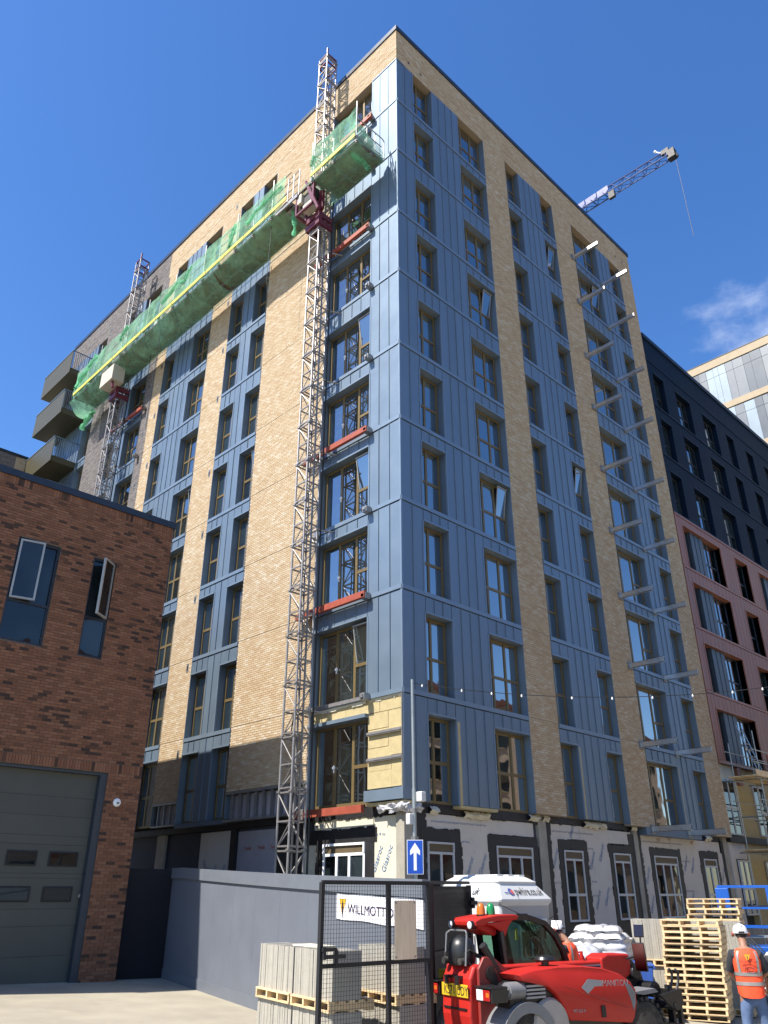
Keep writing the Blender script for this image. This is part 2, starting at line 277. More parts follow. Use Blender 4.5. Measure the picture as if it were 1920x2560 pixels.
# ---------------------------------------------------------------- helpers
OFF = {}                                              # object -> world offset of its frame (things without rotation)
class MB:
    """collects simple shapes; build() links them as ONE mesh object"""
    def __init__(s, M=None): s.v = []; s.f = []; s.M = M
    def add(s, vs, fs):
        n = len(s.v)
        if s.M is not None: vs = [s.M @ Vector(p) for p in vs]
        s.v += [tuple(p) for p in vs]; s.f += [tuple(i + n for i in f) for f in fs]
    def box(s, x0, x1, y0, y1, z0, z1):
        s.add([(x0, y0, z0), (x1, y0, z0), (x1, y1, z0), (x0, y1, z0), (x0, y0, z1), (x1, y0, z1), (x1, y1, z1), (x0, y1, z1)],
              [(3, 2, 1, 0), (4, 5, 6, 7), (0, 1, 5, 4), (1, 2, 6, 5), (2, 3, 7, 6), (3, 0, 4, 7)]); return s
    def fbox(s, F, u0, u1, z0, z1, d0, d1):
        return s.box(u0, u1, d0, d1, z0, z1) if F == 'R' else s.box(d0, d1, u0, u1, z0, z1)
    def cyl(s, p, q, r, n=8, r2=None, caps=True):
        p = Vector(p); q = Vector(q); d = q - p
        if d.length < 1e-6: return s
        d.normalize(); a = d.orthogonal().normalized(); b = d.cross(a); r2 = r if r2 is None else r2
        vs = [p + (a * math.cos(t) + b * math.sin(t)) * r for t in [2 * math.pi * i / n for i in range(n)]]
        vs += [q + (a * math.cos(t) + b * math.sin(t)) * r2 for t in [2 * math.pi * i / n for i in range(n)]]
        fs = [(i, (i + 1) % n, n + (i + 1) % n, n + i) for i in range(n)]
        if caps: fs += [tuple(range(n - 1, -1, -1)), tuple(range(n, 2 * n))]
        s.add(vs, fs); return s
    def bar(s, p, q, w, h=None):
        """square bar from p to q"""
        p = Vector(p); q = Vector(q); h = h or w; d = (q - p).normalized()
        a = d.cross(Vector((0, 0, 1)))
        if a.length < 1e-4: a = Vector((1, 0, 0))
        a.normalize(); b = a.cross(d); a *= w / 2; b *= h / 2
        s.add([p - a - b, p + a - b, p + a + b, p - a + b, q - a - b, q + a - b, q + a + b, q - a + b],
              [(3, 2, 1, 0), (4, 5, 6, 7), (0, 1, 5, 4), (1, 2, 6, 5), (2, 3, 7, 6), (3, 0, 4, 7)]); return s
    def path(s, pts, r, n=8):
        for a, b in zip(pts[:-1], pts[1:]): s.cyl(a, b, r, n)
        return s
    def prism(s, pts, vec):
        """extrude a planar polygon (3-D points) by vec"""
        n = len(pts); vec = Vector(vec); P = [Vector(p) for p in pts]
        s.add(P + [p + vec for p in P], [tuple(range(n - 1, -1, -1)), tuple(range(n, 2 * n))] + [(i, (i + 1) % n, n + (i + 1) % n, n + i) for i in range(n)]); return s
    def side(s, pts, v0, v1):
        """profile in (u, h), extruded across v (vehicle frame)"""
        return s.prism([(u, v0, h) for u, h in pts], (0, v1 - v0, 0))
    def grid(s, fn, nu, nv):
        vs = [fn(i / nu, j / nv) for i in range(nu + 1) for j in range(nv + 1)]
        s.add(vs, [(i * (nv + 1) + j, (i + 1) * (nv + 1) + j, (i + 1) * (nv + 1) + j + 1, i * (nv + 1) + j + 1) for i in range(nu) for j in range(nv)]); return s
    def lathe(s, prof, n=20, axis='z', c=(0, 0, 0)):
        c = Vector(c); vs = []
        for r, h in prof:
            for k in range(n):
                t = 2 * math.pi * k / n; a, b = r * math.cos(t), r * math.sin(t)
                vs.append(c + (Vector((a, b, h)) if axis == 'z' else Vector((a, h, b)) if axis == 'y' else Vector((h, a, b))))
        m = len(prof)
        fs = [(i * n + k, i * n + (k + 1) % n, (i + 1) * n + (k + 1) % n, (i + 1) * n + k) for i in range(m - 1) for k in range(n)]
        s.add(vs, fs + [tuple(range(n)), tuple(range((m - 1) * n, m * n))]); return s
    def build(s, name, material, parent=None, smooth=False, bevel=0, seg=2, label=None, kind=None, angle=40):
        o = OFF.get(parent, Vector((0, 0, 0)))
        me = bpy.data.meshes.new(name); me.from_pydata([(p[0] - o.x, p[1] - o.y, p[2] - o.z) for p in s.v], [], s.f)
        bm = bmesh.new(); bm.from_mesh(me); bmesh.ops.recalc_face_normals(bm, faces=bm.faces); bm.to_mesh(me); bm.free()
        me.materials.append(MT[material] if isinstance(material, str) else material)
        if not smooth: me.shade_flat()
        if smooth:
            me.shade_smooth()
            me.set_sharp_from_angle(angle=R(angle))
        ob = bpy.data.objects.new(name, me); COL.objects.link(ob)
        if parent: ob.parent = parent; OFF[ob] = o
        if bevel:
            b = ob.modifiers.new('bevel', 'BEVEL'); b.width = bevel; b.segments = seg; b.limit_method = 'ANGLE'; b.angle_limit = R(35)
        if label: ob['label'] = label
        if kind: ob['kind'] = kind
        return ob
def thing(name, label, cat, loc=(0, 0, 0), rz=0, group=None):
    o = bpy.data.objects.new(name, None); COL.objects.link(o); o.empty_display_size = .2
    o.location = loc; o.rotation_euler = (0, 0, rz); o['label'] = label; o['category'] = cat
    if group: o['group'] = group
    if not rz: OFF[o] = Vector(loc)
    return o
def local(o): OFF[o] = Vector((0, 0, 0)); return o     # parts of this thing are given in its own frame
def tag(o, label, cat, group=None):
    o['label'] = label; o['category'] = cat
    if group: o['group'] = group
    return o
def copy_tree(o, parent=None):
    c = o.copy(); COL.objects.link(c)
    if parent: c.parent = parent
    for ch in list(o.children): copy_tree(ch, c)
    return c

UNIT = {}
def unit(material):
    if material not in UNIT:
        me = bpy.data.meshes.new('unit_box')
        h = .5; me.from_pydata([(x, y, z) for z in (-h, h) for y in (-h, h) for x in (-h, h)], [], [(0, 2, 3, 1), (4, 5, 7, 6), (0, 1, 5, 4), (2, 6, 7, 3), (0, 4, 6, 2), (1, 3, 7, 5)])
        me.shade_flat(); me.materials.append(MT[material]); UNIT[material] = me
    return UNIT[material]
def piece(name, b, material, parent, rot=None, local_=False):
    """one box-shaped piece (world bounds x0,x1,y0,y1,z0,z1), all pieces of a material sharing one mesh"""
    o = bpy.data.objects.new(name, unit(material)); COL.objects.link(o)
    off = OFF.get(parent, Vector((0, 0, 0)))
    o.location = Vector(((b[0] + b[1]) / 2, (b[2] + b[3]) / 2, (b[4] + b[5]) / 2)) - off
    o.scale = (b[1] - b[0], b[3] - b[2], b[5] - b[4]); o.parent = parent
    return o
def fb(F, u0, u1, z0, z1, d0, d1): return (u0, u1, d0, d1, z0, z1) if F == 'R' else (d0, d1, u0, u1, z0, z1)
def score(b):
    """how large a piece shows from the street corner"""
    c = Vector(((b[0] + b[1]) / 2, (b[2] + b[3]) / 2, (b[4] + b[5]) / 2)) - CAMP
    d = sorted((b[1] - b[0], b[3] - b[2], b[5] - b[4]))
    zc = c.dot(look)
    if zc < 1: return 0
    x, y = c.dot(RGT) / zc * 1958, c.dot(upc) / zc * 1958
    return (d[1] * d[2]) / (zc * zc) * (1 if abs(x) < 990 and abs(y) < 1310 else .01)
def boxes_mesh(name, B, material, parent, kind=None):
    """many boxes as one mesh, fast"""
    B = np.asarray(B, float); n = len(B)
    if n == 0: return None
    o = OFF.get(parent, Vector((0, 0, 0)))
    idx = np.array([[0, 2, 4], [1, 2, 4], [1, 3, 4], [0, 3, 4], [0, 2, 5], [1, 2, 5], [1, 3, 5], [0, 3, 5]])
    V = B[:, idx] - np.array([o.x, o.y, o.z]); V = V.reshape(-1, 3)
    q = np.array([[3, 2, 1, 0], [4, 5, 6, 7], [0, 1, 5, 4], [1, 2, 6, 5], [2, 3, 7, 6], [3, 0, 4, 7]])
    Fc = (np.arange(n)[:, None, None] * 8 + q[None]).reshape(-1)
    me = bpy.data.meshes.new(name); me.vertices.add(len(V)); me.vertices.foreach_set('co', V.ravel())
    me.loops.add(len(Fc)); me.loops.foreach_set('vertex_index', Fc.astype(np.int32))
    me.polygons.add(len(Fc) // 4); me.polygons.foreach_set('loop_start', np.arange(0, len(Fc), 4, dtype=np.int32)); me.polygons.foreach_set('loop_total', np.full(len(Fc) // 4, 4, np.int32))
    me.update(calc_edges=True); me.shade_flat(); me.materials.append(MT[material])
    ob = bpy.data.objects.new(name, me); COL.objects.link(ob); ob.parent = parent; OFF[ob] = o
    if kind: ob['kind'] = kind
    return ob
def pieces(name, B, material, parent, limit=300, rest=None):
    """the `limit` largest in view as parts of their own, the rest as one stuff part"""
    B = sorted(B, key=score, reverse=True)
    for b in B[:limit]: piece(name, b, material, parent)
    if B[limit:]: boxes_mesh(rest or name, B[limit:], material, parent, 'stuff')

def brick_rects(F, u0, u1, z0, z1, proud, holes=(), pitch=.075, L=.215, d0=None, soldier=()):
    """running bond between z0 and z1, each brick set slightly differently proud of the mortar; holes: (u0,u1,z0,z1)"""
    out = []; n = max(1, round((z1 - z0) / pitch)); p = (z1 - z0) / n
    for i in range(n):
        a, b = z0 + i * p + .005, z0 + (i + 1) * p - .005
        u = u0 - (L + .01) * (.5 if i % 2 else 0)
        while u < u1:
            s, e = max(u, u0) , min(u + L, u1)
            segs = [(s, e)]
            for h in holes:
                if b > h[2] + .002 and a < h[3] - .002:
                    ns = []
                    for q in segs:
                        if q[1] <= h[0] or q[0] >= h[1]: ns.append(q); continue
                        if q[0] < h[0]: ns.append((q[0], h[0]))
                        if q[1] > h[1]: ns.append((h[1], q[1]))
                    segs = ns
            for q in segs:
                if q[1] - q[0] > .025:
                    j = random.uniform(-.0025, .0025)
                    out.append(fb(F, q[0], q[1], a + random.uniform(0, .002), b - random.uniform(0, .002), proud + j, proud + .02) if F == 'R' or True else None)
            u += L + .01
    return out

TXT = {}
def text(name, body, size, material, parent, M, thick=.002, shear=0.0, width=1.0):
    """flat lettering built from the built-in font; M places its baseline-left corner (x along the text, y up)"""
    key = (body, material, thick, shear, width)
    if key not in TXT:
        cu = bpy.data.curves.new('lettering', 'FONT'); cu.body = body; cu.size = 1; cu.extrude = thick; cu.shear = shear; cu.resolution_u = 3
        tmp = bpy.data.objects.new('lettering', cu); COL.objects.link(tmp)
        me = bpy.data.meshes.new_from_object(tmp.evaluated_get(bpy.context.evaluated_depsgraph_get()))
        bpy.data.objects.remove(tmp); me.materials.clear(); me.materials.append(MT[material]); TXT[key] = me
    o = bpy.data.objects.new(name, TXT[key]); COL.objects.link(o)
    o.parent = parent; off = OFF.get(parent, Vector((0, 0, 0)))
    o.matrix_local = Matrix.Translation(-off) @ M @ Matrix.Diagonal((size * width, size, 1, 1))
    return o
def facing(pos, xdir, up=(0, 0, 1)):
    """frame whose x runs along xdir, y along up, z out of the surface"""
    x = Vector(xdir).normalized(); y = Vector(up); y = (y - x * y.dot(x)).normalized(); z = x.cross(y)
    M = Matrix.Identity(4)
    for i in range(3): M[i][0] = x[i]; M[i][1] = y[i]; M[i][2] = z[i]; M[i][3] = pos[i]
    return M
def lat(p): return (Vector((p[0], p[1], 0)) - CAMP).dot(RGT)
def gz(x, y): return -1.88 - .04 * (min(max(lat((x, y)), -9), 24) + 6.5)
def at(l, d, z=None):
    p = CAMP + RGT * l + FWD * d; p.z = gz(p.x, p.y) if z is None else z; return p

# ---------------------------------------------------------------- ground
g = MB(); ls = [-400, -120, -40, -20, -9, -4, 0, 4, 8, 12, 16, 20, 24, 40, 120, 400]; ds = [-400, -100, -30, 0, 10, 20, 30, 60, 150, 500, 900]
for i in range(len(ls) - 1):
    for j in range(len(ds) - 1):
        q = []
        for a, b in ((i, j), (i + 1, j), (i + 1, j + 1), (i, j + 1)):
            p = CAMP + RGT * ls[a] + FWD * ds[b]; q.append((p.x, p.y, gz(p.x, p.y)))
        g.add(q, [(0, 1, 2, 3)])
bm_ = g.build('ground', 'ground', kind='structure'); bm_['label'] = 'pale worn concrete yard and road surface'

# ---------------------------------------------------------------- the tower
LV = [2.2, 5.08, 8.07, 10.94, 13.86, 16.83, 20.05, 22.95, 26.22, 29.1]; TOP = 31.58; ROOF = 33.5
def head(i): return TOP if i == 9 else (4.5 if i == 0 else LV[i] + 2.34)
def nxt(i): return TOP if i == 9 else LV[i + 1]
tower = thing('apartment_tower', 'ten storey apartment tower of tan brick piers and blue metal cladding', 'building', (0, 0, -2.3))
core = MB(); core.box(.46, 19.1, .46, 30.9, -2.9, 33.45); core.build('core', 'core', tower)
rf = MB(); rf.box(-.05, 19.2, -.05, 31.0, ROOF + .0, ROOF + .25); rf.build('roof_coping', 'coping', tower)

WINS = []; RIBS = []; PANELS = []; BACK = []; TRIM = []; BR_T = []; BR_G = []; MOR_T = []; MOR_G = []
REC = .27
def win(F, u0, u1, z0, z1, ty, opened=()): WINS.append((F, u0, u1, z0, z1, ty, opened))
def panel_row(F, u0, u1, z0, z1, n, d=0.0):
    """a run of standing-seam panels: thin sheets with open seams over a solid backing"""
    if z1 - z0 < .05: return
    w = (u1 - u0) / n
    for k in range(n):
        if k: RIBS.append(fb(F, u0 + k * w - .0055, u0 + k * w + .0055, z0 + .01, z1 - .01, d - .030, d + .036))
        PANELS.append(fb(F, u0 + k * w + .012, u0 + (k + 1) * w - .012, z0 + .006, z1 - .006, d + random.uniform(-.004, .004), d + .03))
    BACK.append(fb(F, max(u0, .062), u1, z0, z1, d + .034, .45))
BAYS = dict(
    R=[[('pan', 0.0, .98, 2), ('win', .98, 2.15, '2x2', 3), ('pan', 2.15, 3.9, 4), ('win', 3.9, 5.69, '3x2', 4)],
       [('win', 7.35, 8.36, '2x2', 2), ('pan', 8.36, 10.13, 4), ('win', 10.13, 11.2, '2x2', 3)],
       [('win', 12.94, 15.3, 'door', 5), ('pan', 15.3, 16.57, 3), ('win', 16.57, 17.72, '2x2', 3)]],
    L=[[('pan', 0.0, 1.45, 3), ('win', 1.45, 3.92, 'doorL', 5)],
       [('win', 8.15, 9.17, 'nar', 2), ('pan', 9.17, 10.03, 2), ('win', 10.03, 11.12, 'nar', 3)],
       [('win', 12.83, 14.35, '2x2w', 3), ('pan', 14.35, 16.13, 4), ('win', 16.13, 17.18, 'nar', 2)],
       [('win', 18.95, 20.7, '2x2w', 4), ('pan', 20.7, 21.85, 3), ('win', 21.85, 22.88, 'nar', 2)],
       [('win', 25.6, 26.65, 'nar', 2), ('pan', 26.75, 30.9, 10, 0)]])
OPEN = {('L', 1.45, 1), ('L', 1.45, 3), ('L', 1.45, 5), ('L', 12.83, 4), ('L', 8.15, 4), ('L', 8.15, 7), ('R', 3.9, 3), ('R', 10.13, 8), ('R', 10.13, 4), ('R', 12.94, 8), ('R', 3.9, 6)}
for F, bays in BAYS.items():
    for bi, bay in enumerate(bays):
        b0, b1 = bay[0][1], bay[-1][2]
        for i in range(10):
            z0, z1 = LV[i], nxt(i)
            for it in bay:
                if it[0] == 'pan':
                    if F == 'L' and bi == 0 and i == 0: continue      # still bare insulation there
                    lo = z0 + .0 if i == 0 else z0 + .0
                    panel_row(F, it[1], it[2], lo + (.0 if i == 0 else .0), z1 - .15 if i < 9 else z1 - .0, it[3])
                else:
                    h = head(i); win(F, it[1], it[2], z0, h, it[3], (F, it[1], i) in OPEN)
                    if i < 9 and not (F == 'L' and bi == 0 and i == 0): panel_row(F, it[1], it[2], h + .05, z1 - .15, it[4])
                    # drip lip over the opening, and the fold down its left edge
                    if i < 9: TRIM.append(fb(F, it[1] - .01, it[2] + .01, h - .01, h + .05, -.025, .45))
            # sill band at each floor, with the gap beneath it left open
            if i > 0: TRIM.append(fb(F, b0 + .005, b1 - .005, z0 - .13, z0, -.03, .45))
        # side folds of the openings
        for it in bay:
            if it[0] == 'win':
                for i in range(10):
                    zz = head(i)
                    if F == 'L' and bi == 0 and i == 0: continue
                    if it[1] > b0 + .3: TRIM.append(fb(F, it[1] - .05, it[1] - .003, LV[i] + .003, zz - .012, -.018, .45))
                    if it[2] < b1 - .3: TRIM.append(fb(F, it[2] + .003, it[2] + .05, LV[i] + .003, zz - .012, -.018, .45))
# jamb linings against the brick piers
JAMB = []
for F, us in (('R', ((5.695, 5.72), (7.33, 7.348), (11.205, 11.22), (12.92, 12.938), (17.725, 17.745))), ('L', ((3.925, 3.95), (8.13, 8.148), (11.125, 11.15), (12.8, 12.828), (17.185, 17.2), (18.93, 18.948), (22.885, 22.9), (25.58, 25.598)))):
    for a, b in us: JAMB.append(fb(F, a, b, 2.2, TOP, .004, .45))
JAMB.append(fb('L', 26.655, 26.745, 2.2, TOP, -.05, .45))
boxes_mesh('window_jamb', JAMB, 'blue', tower)
# brick piers and the parapet band
def pier(F, u0, u1, z0, grey=False):
    B, Mo = (BR_G, MOR_G) if grey else (BR_T, MOR_T)
    Mo.append(fb(F, u0 + .001, u1 - .001, z0, TOP, .014, .45))
    zs = [z0] + [z for z in LV if z > z0 + .3] + [TOP]
    for a, b in zip(zs[:-1], zs[1:]): B.extend(brick_rects(F, u0, u1, a + .012, b - .012 if b < TOP else b, 0.0))
pier('R', 5.72, 7.33, 2.2); pier('R', 11.22, 12.92, 2.15); pier('R', 17.745, 19.15, 2.1)
pier('L', 3.95, 8.13, 3.0); pier('L', 11.15, 12.8, 2.95); pier('L', 17.2, 18.12, 2.3); pier('L', 18.12, 18.93, 2.3, True); pier('L', 22.9, 25.58, 2.3, True)
for F, u0, u1, gr in (('R', 0.0, 19.15, 0), ('L', 0.0, 18.3, 0), ('L', 18.3, 30.95, 1)):
    B, Mo = (BR_G, MOR_G) if gr else (BR_T, MOR_T)
    Mo.append(fb(F, u0 + .016, u1, TOP, ROOF - .002, .014, .45))
    B.extend(brick_rects(F, u0 + (.0 if F == 'R' else .02), u1, TOP + .0, TOP + .66, 0.0)); B.extend(brick_rects(F, u0 + (.0 if F == 'R' else .02), u1, TOP + .684, ROOF, 0.0))
boxes_mesh('tan_mortar_backing', MOR_T, 'tan_mortar', tower); boxes_mesh('grey_mortar_backing', MOR_G, 'grey_mortar', tower)
pieces('brick', BR_T, 'tan', tower, 300, 'tan_brickwork'); boxes_mesh('grey_brickwork', BR_G, 'grey', tower, 'stuff')
pieces('cladding_panel', PANELS, 'blue', tower, 300, 'cladding'); pieces('standing_seam', RIBS, 'trim', tower, 300, 'standing_seams')
pieces('cladding_backing', BACK, 'bluedk', tower, 300); pieces('trim_strip', TRIM, 'trim', tower, 300, 'trim_strips')

# windows: a frame (part) carrying its panes (sub-parts)
def make_window(name, F, u0, u1, z0, z1, cols, rows_of, fm, gm, parent, dep, bw=.065, opened=False, handle=None, deep=.07, single=True):
    """cols: fractions of the width; rows_of(k): fractions where that column is split"""
    m = MB(); x = [u0 + (u1 - u0) * c for c in cols]; P = []
    m.fbox(F, u0, u1, z1 - bw, z1, dep, dep + deep); m.fbox(F, u0, u1, z0, z0 + bw, dep, dep + deep)
    for k, c in enumerate(x):
        a = c if k == 0 else (c - bw if k == len(x) - 1 else c - bw * .62)
        m.fbox(F, a, a + (bw if k in (0, len(x) - 1) else bw * 1.24), z0 + bw, z1 - bw, dep + .001, dep + deep - .001)
    for k in range(len(x) - 1):
        a = x[k] + (bw if k == 0 else bw * .62); b = x[k + 1] - (bw if k == len(x) - 2 else bw * .62)
        zs = [z0 + bw] + [z0 + (z1 - z0) * r for r in rows_of(k)] + [z1 - bw]
        for j in range(len(zs) - 1):
            lo = zs[j] + (0 if j == 0 else bw * .6); hi = zs[j + 1] - (0 if j == len(zs) - 2 else bw * .6)
            if j < len(zs) - 2: m.fbox(F, a, b, hi, hi + bw * 1.2, dep + .002, dep + deep - .002)
            P.append((a, b, lo, hi, opened and j == len(zs) - 2 and k == (0 if F == 'L' else len(x) - 2)))
    w = m.build(name, fm, parent)
    for a, b, lo, hi, op in P:
        if op:      # a vent tipped inwards at the top, with its own slim frame
            t = math.tan(R(9)); s = MB()
            for (p, q) in ((a + .02, a + .05), (b - .05, b - .02)):
                c0 = fb(F, p, q, lo, lo, dep + .015, dep + .05); top = [dep + .015 - (hi - lo) * t, dep + .05 - (hi - lo) * t]
                vs = []
                for zz, (e0, e1) in ((lo, (dep + .015, dep + .05)), (hi, top)):
                    for uu in (p, q):
                        for dd in (e0, e1): vs.append((uu, dd, zz) if F == 'R' else (dd, uu, zz))
                s.add(vs, [(0, 1, 3, 2), (4, 5, 7, 6), (0, 1, 5, 4), (2, 3, 7, 6), (0, 2, 6, 4), (1, 3, 7, 5)])
            s.fbox(F, a, b, hi - .04, hi, dep + .0 - (hi - lo) * t, dep + .035 - (hi - lo) * t)
            s.build('casement', 'silver' if fm == 'bronze' else fm, w)
            g = MB(); vs = []
            for zz, e in ((lo, dep + .03), (hi, dep + .03 - (hi - lo) * t)):
                for uu in (a + .05, b - .05): vs.append((uu, e, zz) if F == 'R' else (e, uu, zz))
            g.prism([vs[0], vs[1], vs[3], vs[2]], (0, .006, 0) if F == 'R' else (.006, 0, 0)); g.build('pane', gm, w)
            bk = MB(); bk.fbox(F, a, b, lo, hi, dep + .05, dep + .06); bk.build('room_opening', 'void', w)
        elif single: piece('pane', fb(F, a, b, lo, hi, dep + .03, dep + .038), gm, w)
    if not single: boxes_mesh('panes', [fb(F, a, b, lo, hi, dep + .03, dep + .038) for a, b, lo, hi, op in P if not op], gm, w, 'stuff')
    if handle:
        h = MB(); hu = x[2]; h.fbox(F, hu - .05, hu + .05, z0 + 1.05, z0 + 1.11, dep - .04, dep); h.fbox(F, hu - .02, hu + .02, z0 + .95, z0 + 1.15, dep - .02, dep); h.build('handle', 'white', w)
    return w
TY = {'2x2': ((0, .42, 1), lambda k: (.47,)), '3x2': ((0, .26, .63, 1), lambda k: (.47,)), '2x2w': ((0, .33, .66, 1), lambda k: (.47,)), 'nar': ((0, .42, 1), lambda k: (.47,)),
      'door': ((0, .26, .66, 1), lambda k: (.45,) if k == 2 else ()), 'doorL': ((0, .33, .66, 1), lambda k: (.45,) if k == 0 else ())}
np_ = 0
for w in sorted(WINS, key=lambda w: -score(fb(w[0], w[1], w[2], w[3], w[4], 0, .1))):
    F, u0, u1, z0, z1, ty, op = w
    cols, rows = TY[ty]
    n = sum(len(rows(k)) + 1 for k in range(len(cols) - 1)); np_ += n
    make_window('window', F, u0 + .012, u1 - .012, z0 + .01, z1 - .02, cols, rows, 'bronze', 'pane', tower, REC, bw=(.082 if F == 'L' else .07), opened=op, handle=(ty == 'doorL'), single=np_ <= 300)

# corner fold, soffit trim and the unfinished first storey on the left face
m = MB(); m.box(-.012, .05, -.012, .05, 4.95, TOP - .06); m.box(-.012, .05, -.012, .0, 2.2, 4.95); m.build('corner_trim', 'trim', tower)
m = MB(); m.box(-.03, .44, -.03, 1.45, TOP - .055, TOP - .003); m.box(1.45, 3.0, -.03, .3, TOP - .055, TOP - .003) if 0 else None; m.build('head_trim', 'trim', tower)
WOOL = [(.0, .5, 2.55, 3.35), (.0, .62, 3.36, 4.0), (.0, .62, 4.0, 4.55), (.0, .95, 4.56, 4.93), (.5, 1.43, 2.55, 3.0), (.51, 1.43, 3.0, 3.6), (.63, 1.43, 3.61, 4.1), (.63, 1.43, 4.11, 4.55), (.96, 1.43, 4.56, 4.93)]
for a, b, c, d in WOOL: piece('insulation_board', fb('L', max(a, .06), b - .006, c, d - .006, .05 + random.uniform(-.006, .006), .45), 'wool', tower)
for a, b in ((1.45, 2.4), (2.4, 3.3), (3.3, 3.92)): piece('insulation_board', fb('L', a, b - .006, 4.55, 4.93, .07, .45), 'wool', tower)
m = MB()
random.seed(3)
for a, b, z in ((.05, 1.4, 4.93), (1.5, 3.9, 4.93)):                 # torn pale membrane edge along the top of the insulation
    u = a
    while u < b:
        w = random.uniform(.05, .16); m.fbox('L', u, u + w, z - random.uniform(.02, .09), z + .03, .03, .05); u += w
m.build('torn_membrane', 'boardy', tower)
m = MB()
for z in (3.98, 3.28): m.fbox('L', .06, 1.4, z - .05, z + .05, -.03, .045); m.fbox('L', .06, 1.4, z - .02, z + .02, -.045, -.028)
m.fbox('L', .03, .06, 2.2, 4.95, -.02, .05); m.build('carrier_rail', 'galv', tower)
piece('drip_tray', fb('L', 1.4, 3.94, 4.46, 4.56, -.10, .3), 'trim', tower); piece('drip_tray', fb('L', -.02, 1.46, 2.22, 2.5, -.06, .40), 'trim', tower)
m = MB(); m.fbox('L', 1.45, 3.93, 4.97, 5.07, -.05, .3); m.build('sill_channel', 'galv', tower)
m = MB(); m.fbox('L', .0, 1.46, 2.12, 2.19, .02, .45); m.build('soffit_board', 'wool', tower)
# yellow insulation showing in three unfinished jambs of the right face, and its underside edge
m = MB()
for u0, u1 in ((2.155, 2.32), (8.365, 8.5), (15.305, 15.42)): m.fbox('R', u0, u1, 2.2, 4.45, -.004, .4)
m.fbox('R', 2.2, 3.85, 2.12, 2.195, .0, .45); m.build('jamb_insulation', 'wool', tower)
# joists and studs bared under the two brick piers of the left face
m = MB()
for y in [4.0 + .42 * k for k in range(10)] + [11.2, 11.6, 12.0, 12.4, 12.75]: piece('stud', fb('L', y, y + .06, 2.15, 2.92, .04, .12), 'steel', tower)
m.build('head_rail', 'steel', tower) if 0 else None
for q_ in (fb('L', 3.96, 8.12, 2.08, 2.15, -.06, .3), fb('L', 11.16, 12.79, 2.15, 2.2, 0, .3), fb('L', 3.96, 8.12, 2.92, 3.0, .0, .2), fb('L', 11.16, 12.79, 2.88, 2.95, .0, .2)): piece('floor_rail', q_, 'steel', tower)
m = MB(); m.fbox('L', 3.96, 8.12, 2.15, 2.9, .2, .45); m.fbox('L', 11.16, 12.79, 2.2, 2.9, .2, .45); m.build('sheathing_panel', 'wrap', tower)
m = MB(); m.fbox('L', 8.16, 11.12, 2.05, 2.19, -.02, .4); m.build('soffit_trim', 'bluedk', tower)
# small wall vents in the brick and panels of the left face
VP = [(11.42, z) for z in (16.2, 13.3, 10.5, 7.75, 20.0, 22.7, 25.5)] + [(17.45, z) for z in (12.9, 15.9, 19.0, 21.9, 25.0, 28.0)] + [(18.5, z) for z in (18.3, 21.3, 24.2, 27.2, 31.0)] + [(23.2, z) for z in (19.0, 22.0, 25.0, 28.0)] + [(11.42, 4.55), (25.2, 31.9), (19.6, 32.0), (11.6, 32.0)]
for u, z in VP:
    v = MB(); v.fbox('L', u - .07, u + .07, z - .16, z + .16, -.012, .02); o = v.build('wall_vent', 'steel', tower)
    v = MB(); v.fbox('L', u - .035, u + .035, z - .09, z + .07, -.02, -.006); v.build('grille', 'void', o)
m = MB()
for u, z in ((.75, 32.05), (1.5, 32.05), (18.3, 32.5), (17.6, 32.5)): m.fbox('R', u - .06, u + .06, z - .05, z + .05, -.006, .02)
m.build('weep_hole', 'void', tower)
# bracket boxes beside the living-room windows
for F, u, zs in (('L', 1.36, LV[1:]), ('L', 18.6, [LV[7], LV[6]])):
    for z in zs:
        v = MB(); v.fbox(F, u - .10, u + .10, z - .17, z + .02, -.26, -.05); v.fbox(F, u - .06, u + .06, z - .12, z - .03, -.30, -.26); v.build('bracket_box', 'steel', tower)
for z in LV[1:]:
    v = MB(); v.fbox('L', 3.86, 4.0, z - .2, z + .05, -.14, .0); v.build('bracket_plate', 'steel', tower)

# galvanised balcony arms standing out of the right face, two a storey
for i in range(10):
    for u in (12.66, 15.42):
        z = LV[i] - (.06 if i else .1)
        v = MB(); v.fbox('R', u - .045, u - .035, z - .10, z + .10, -1.46, -.05); v.fbox('R', u - .045, u + .075, z + .09, z + .10, -1.46, -.05); v.fbox('R', u - .045, u + .075, z - .10, z - .09, -1.46, -.05)
        o = v.build('balcony_arm', 'galvarm', tower)
        v = MB(); v.fbox('R', u - .14, u + .14, z - .15, z + .15, -.05, .03)
        for a in (-.1, .1):
            for b in (-.1, .1): v.cyl((u + a, -.075, z + b), (u + a, -.05, z + b), .018, 6)
        v.build('end_plate', 'steel', o)

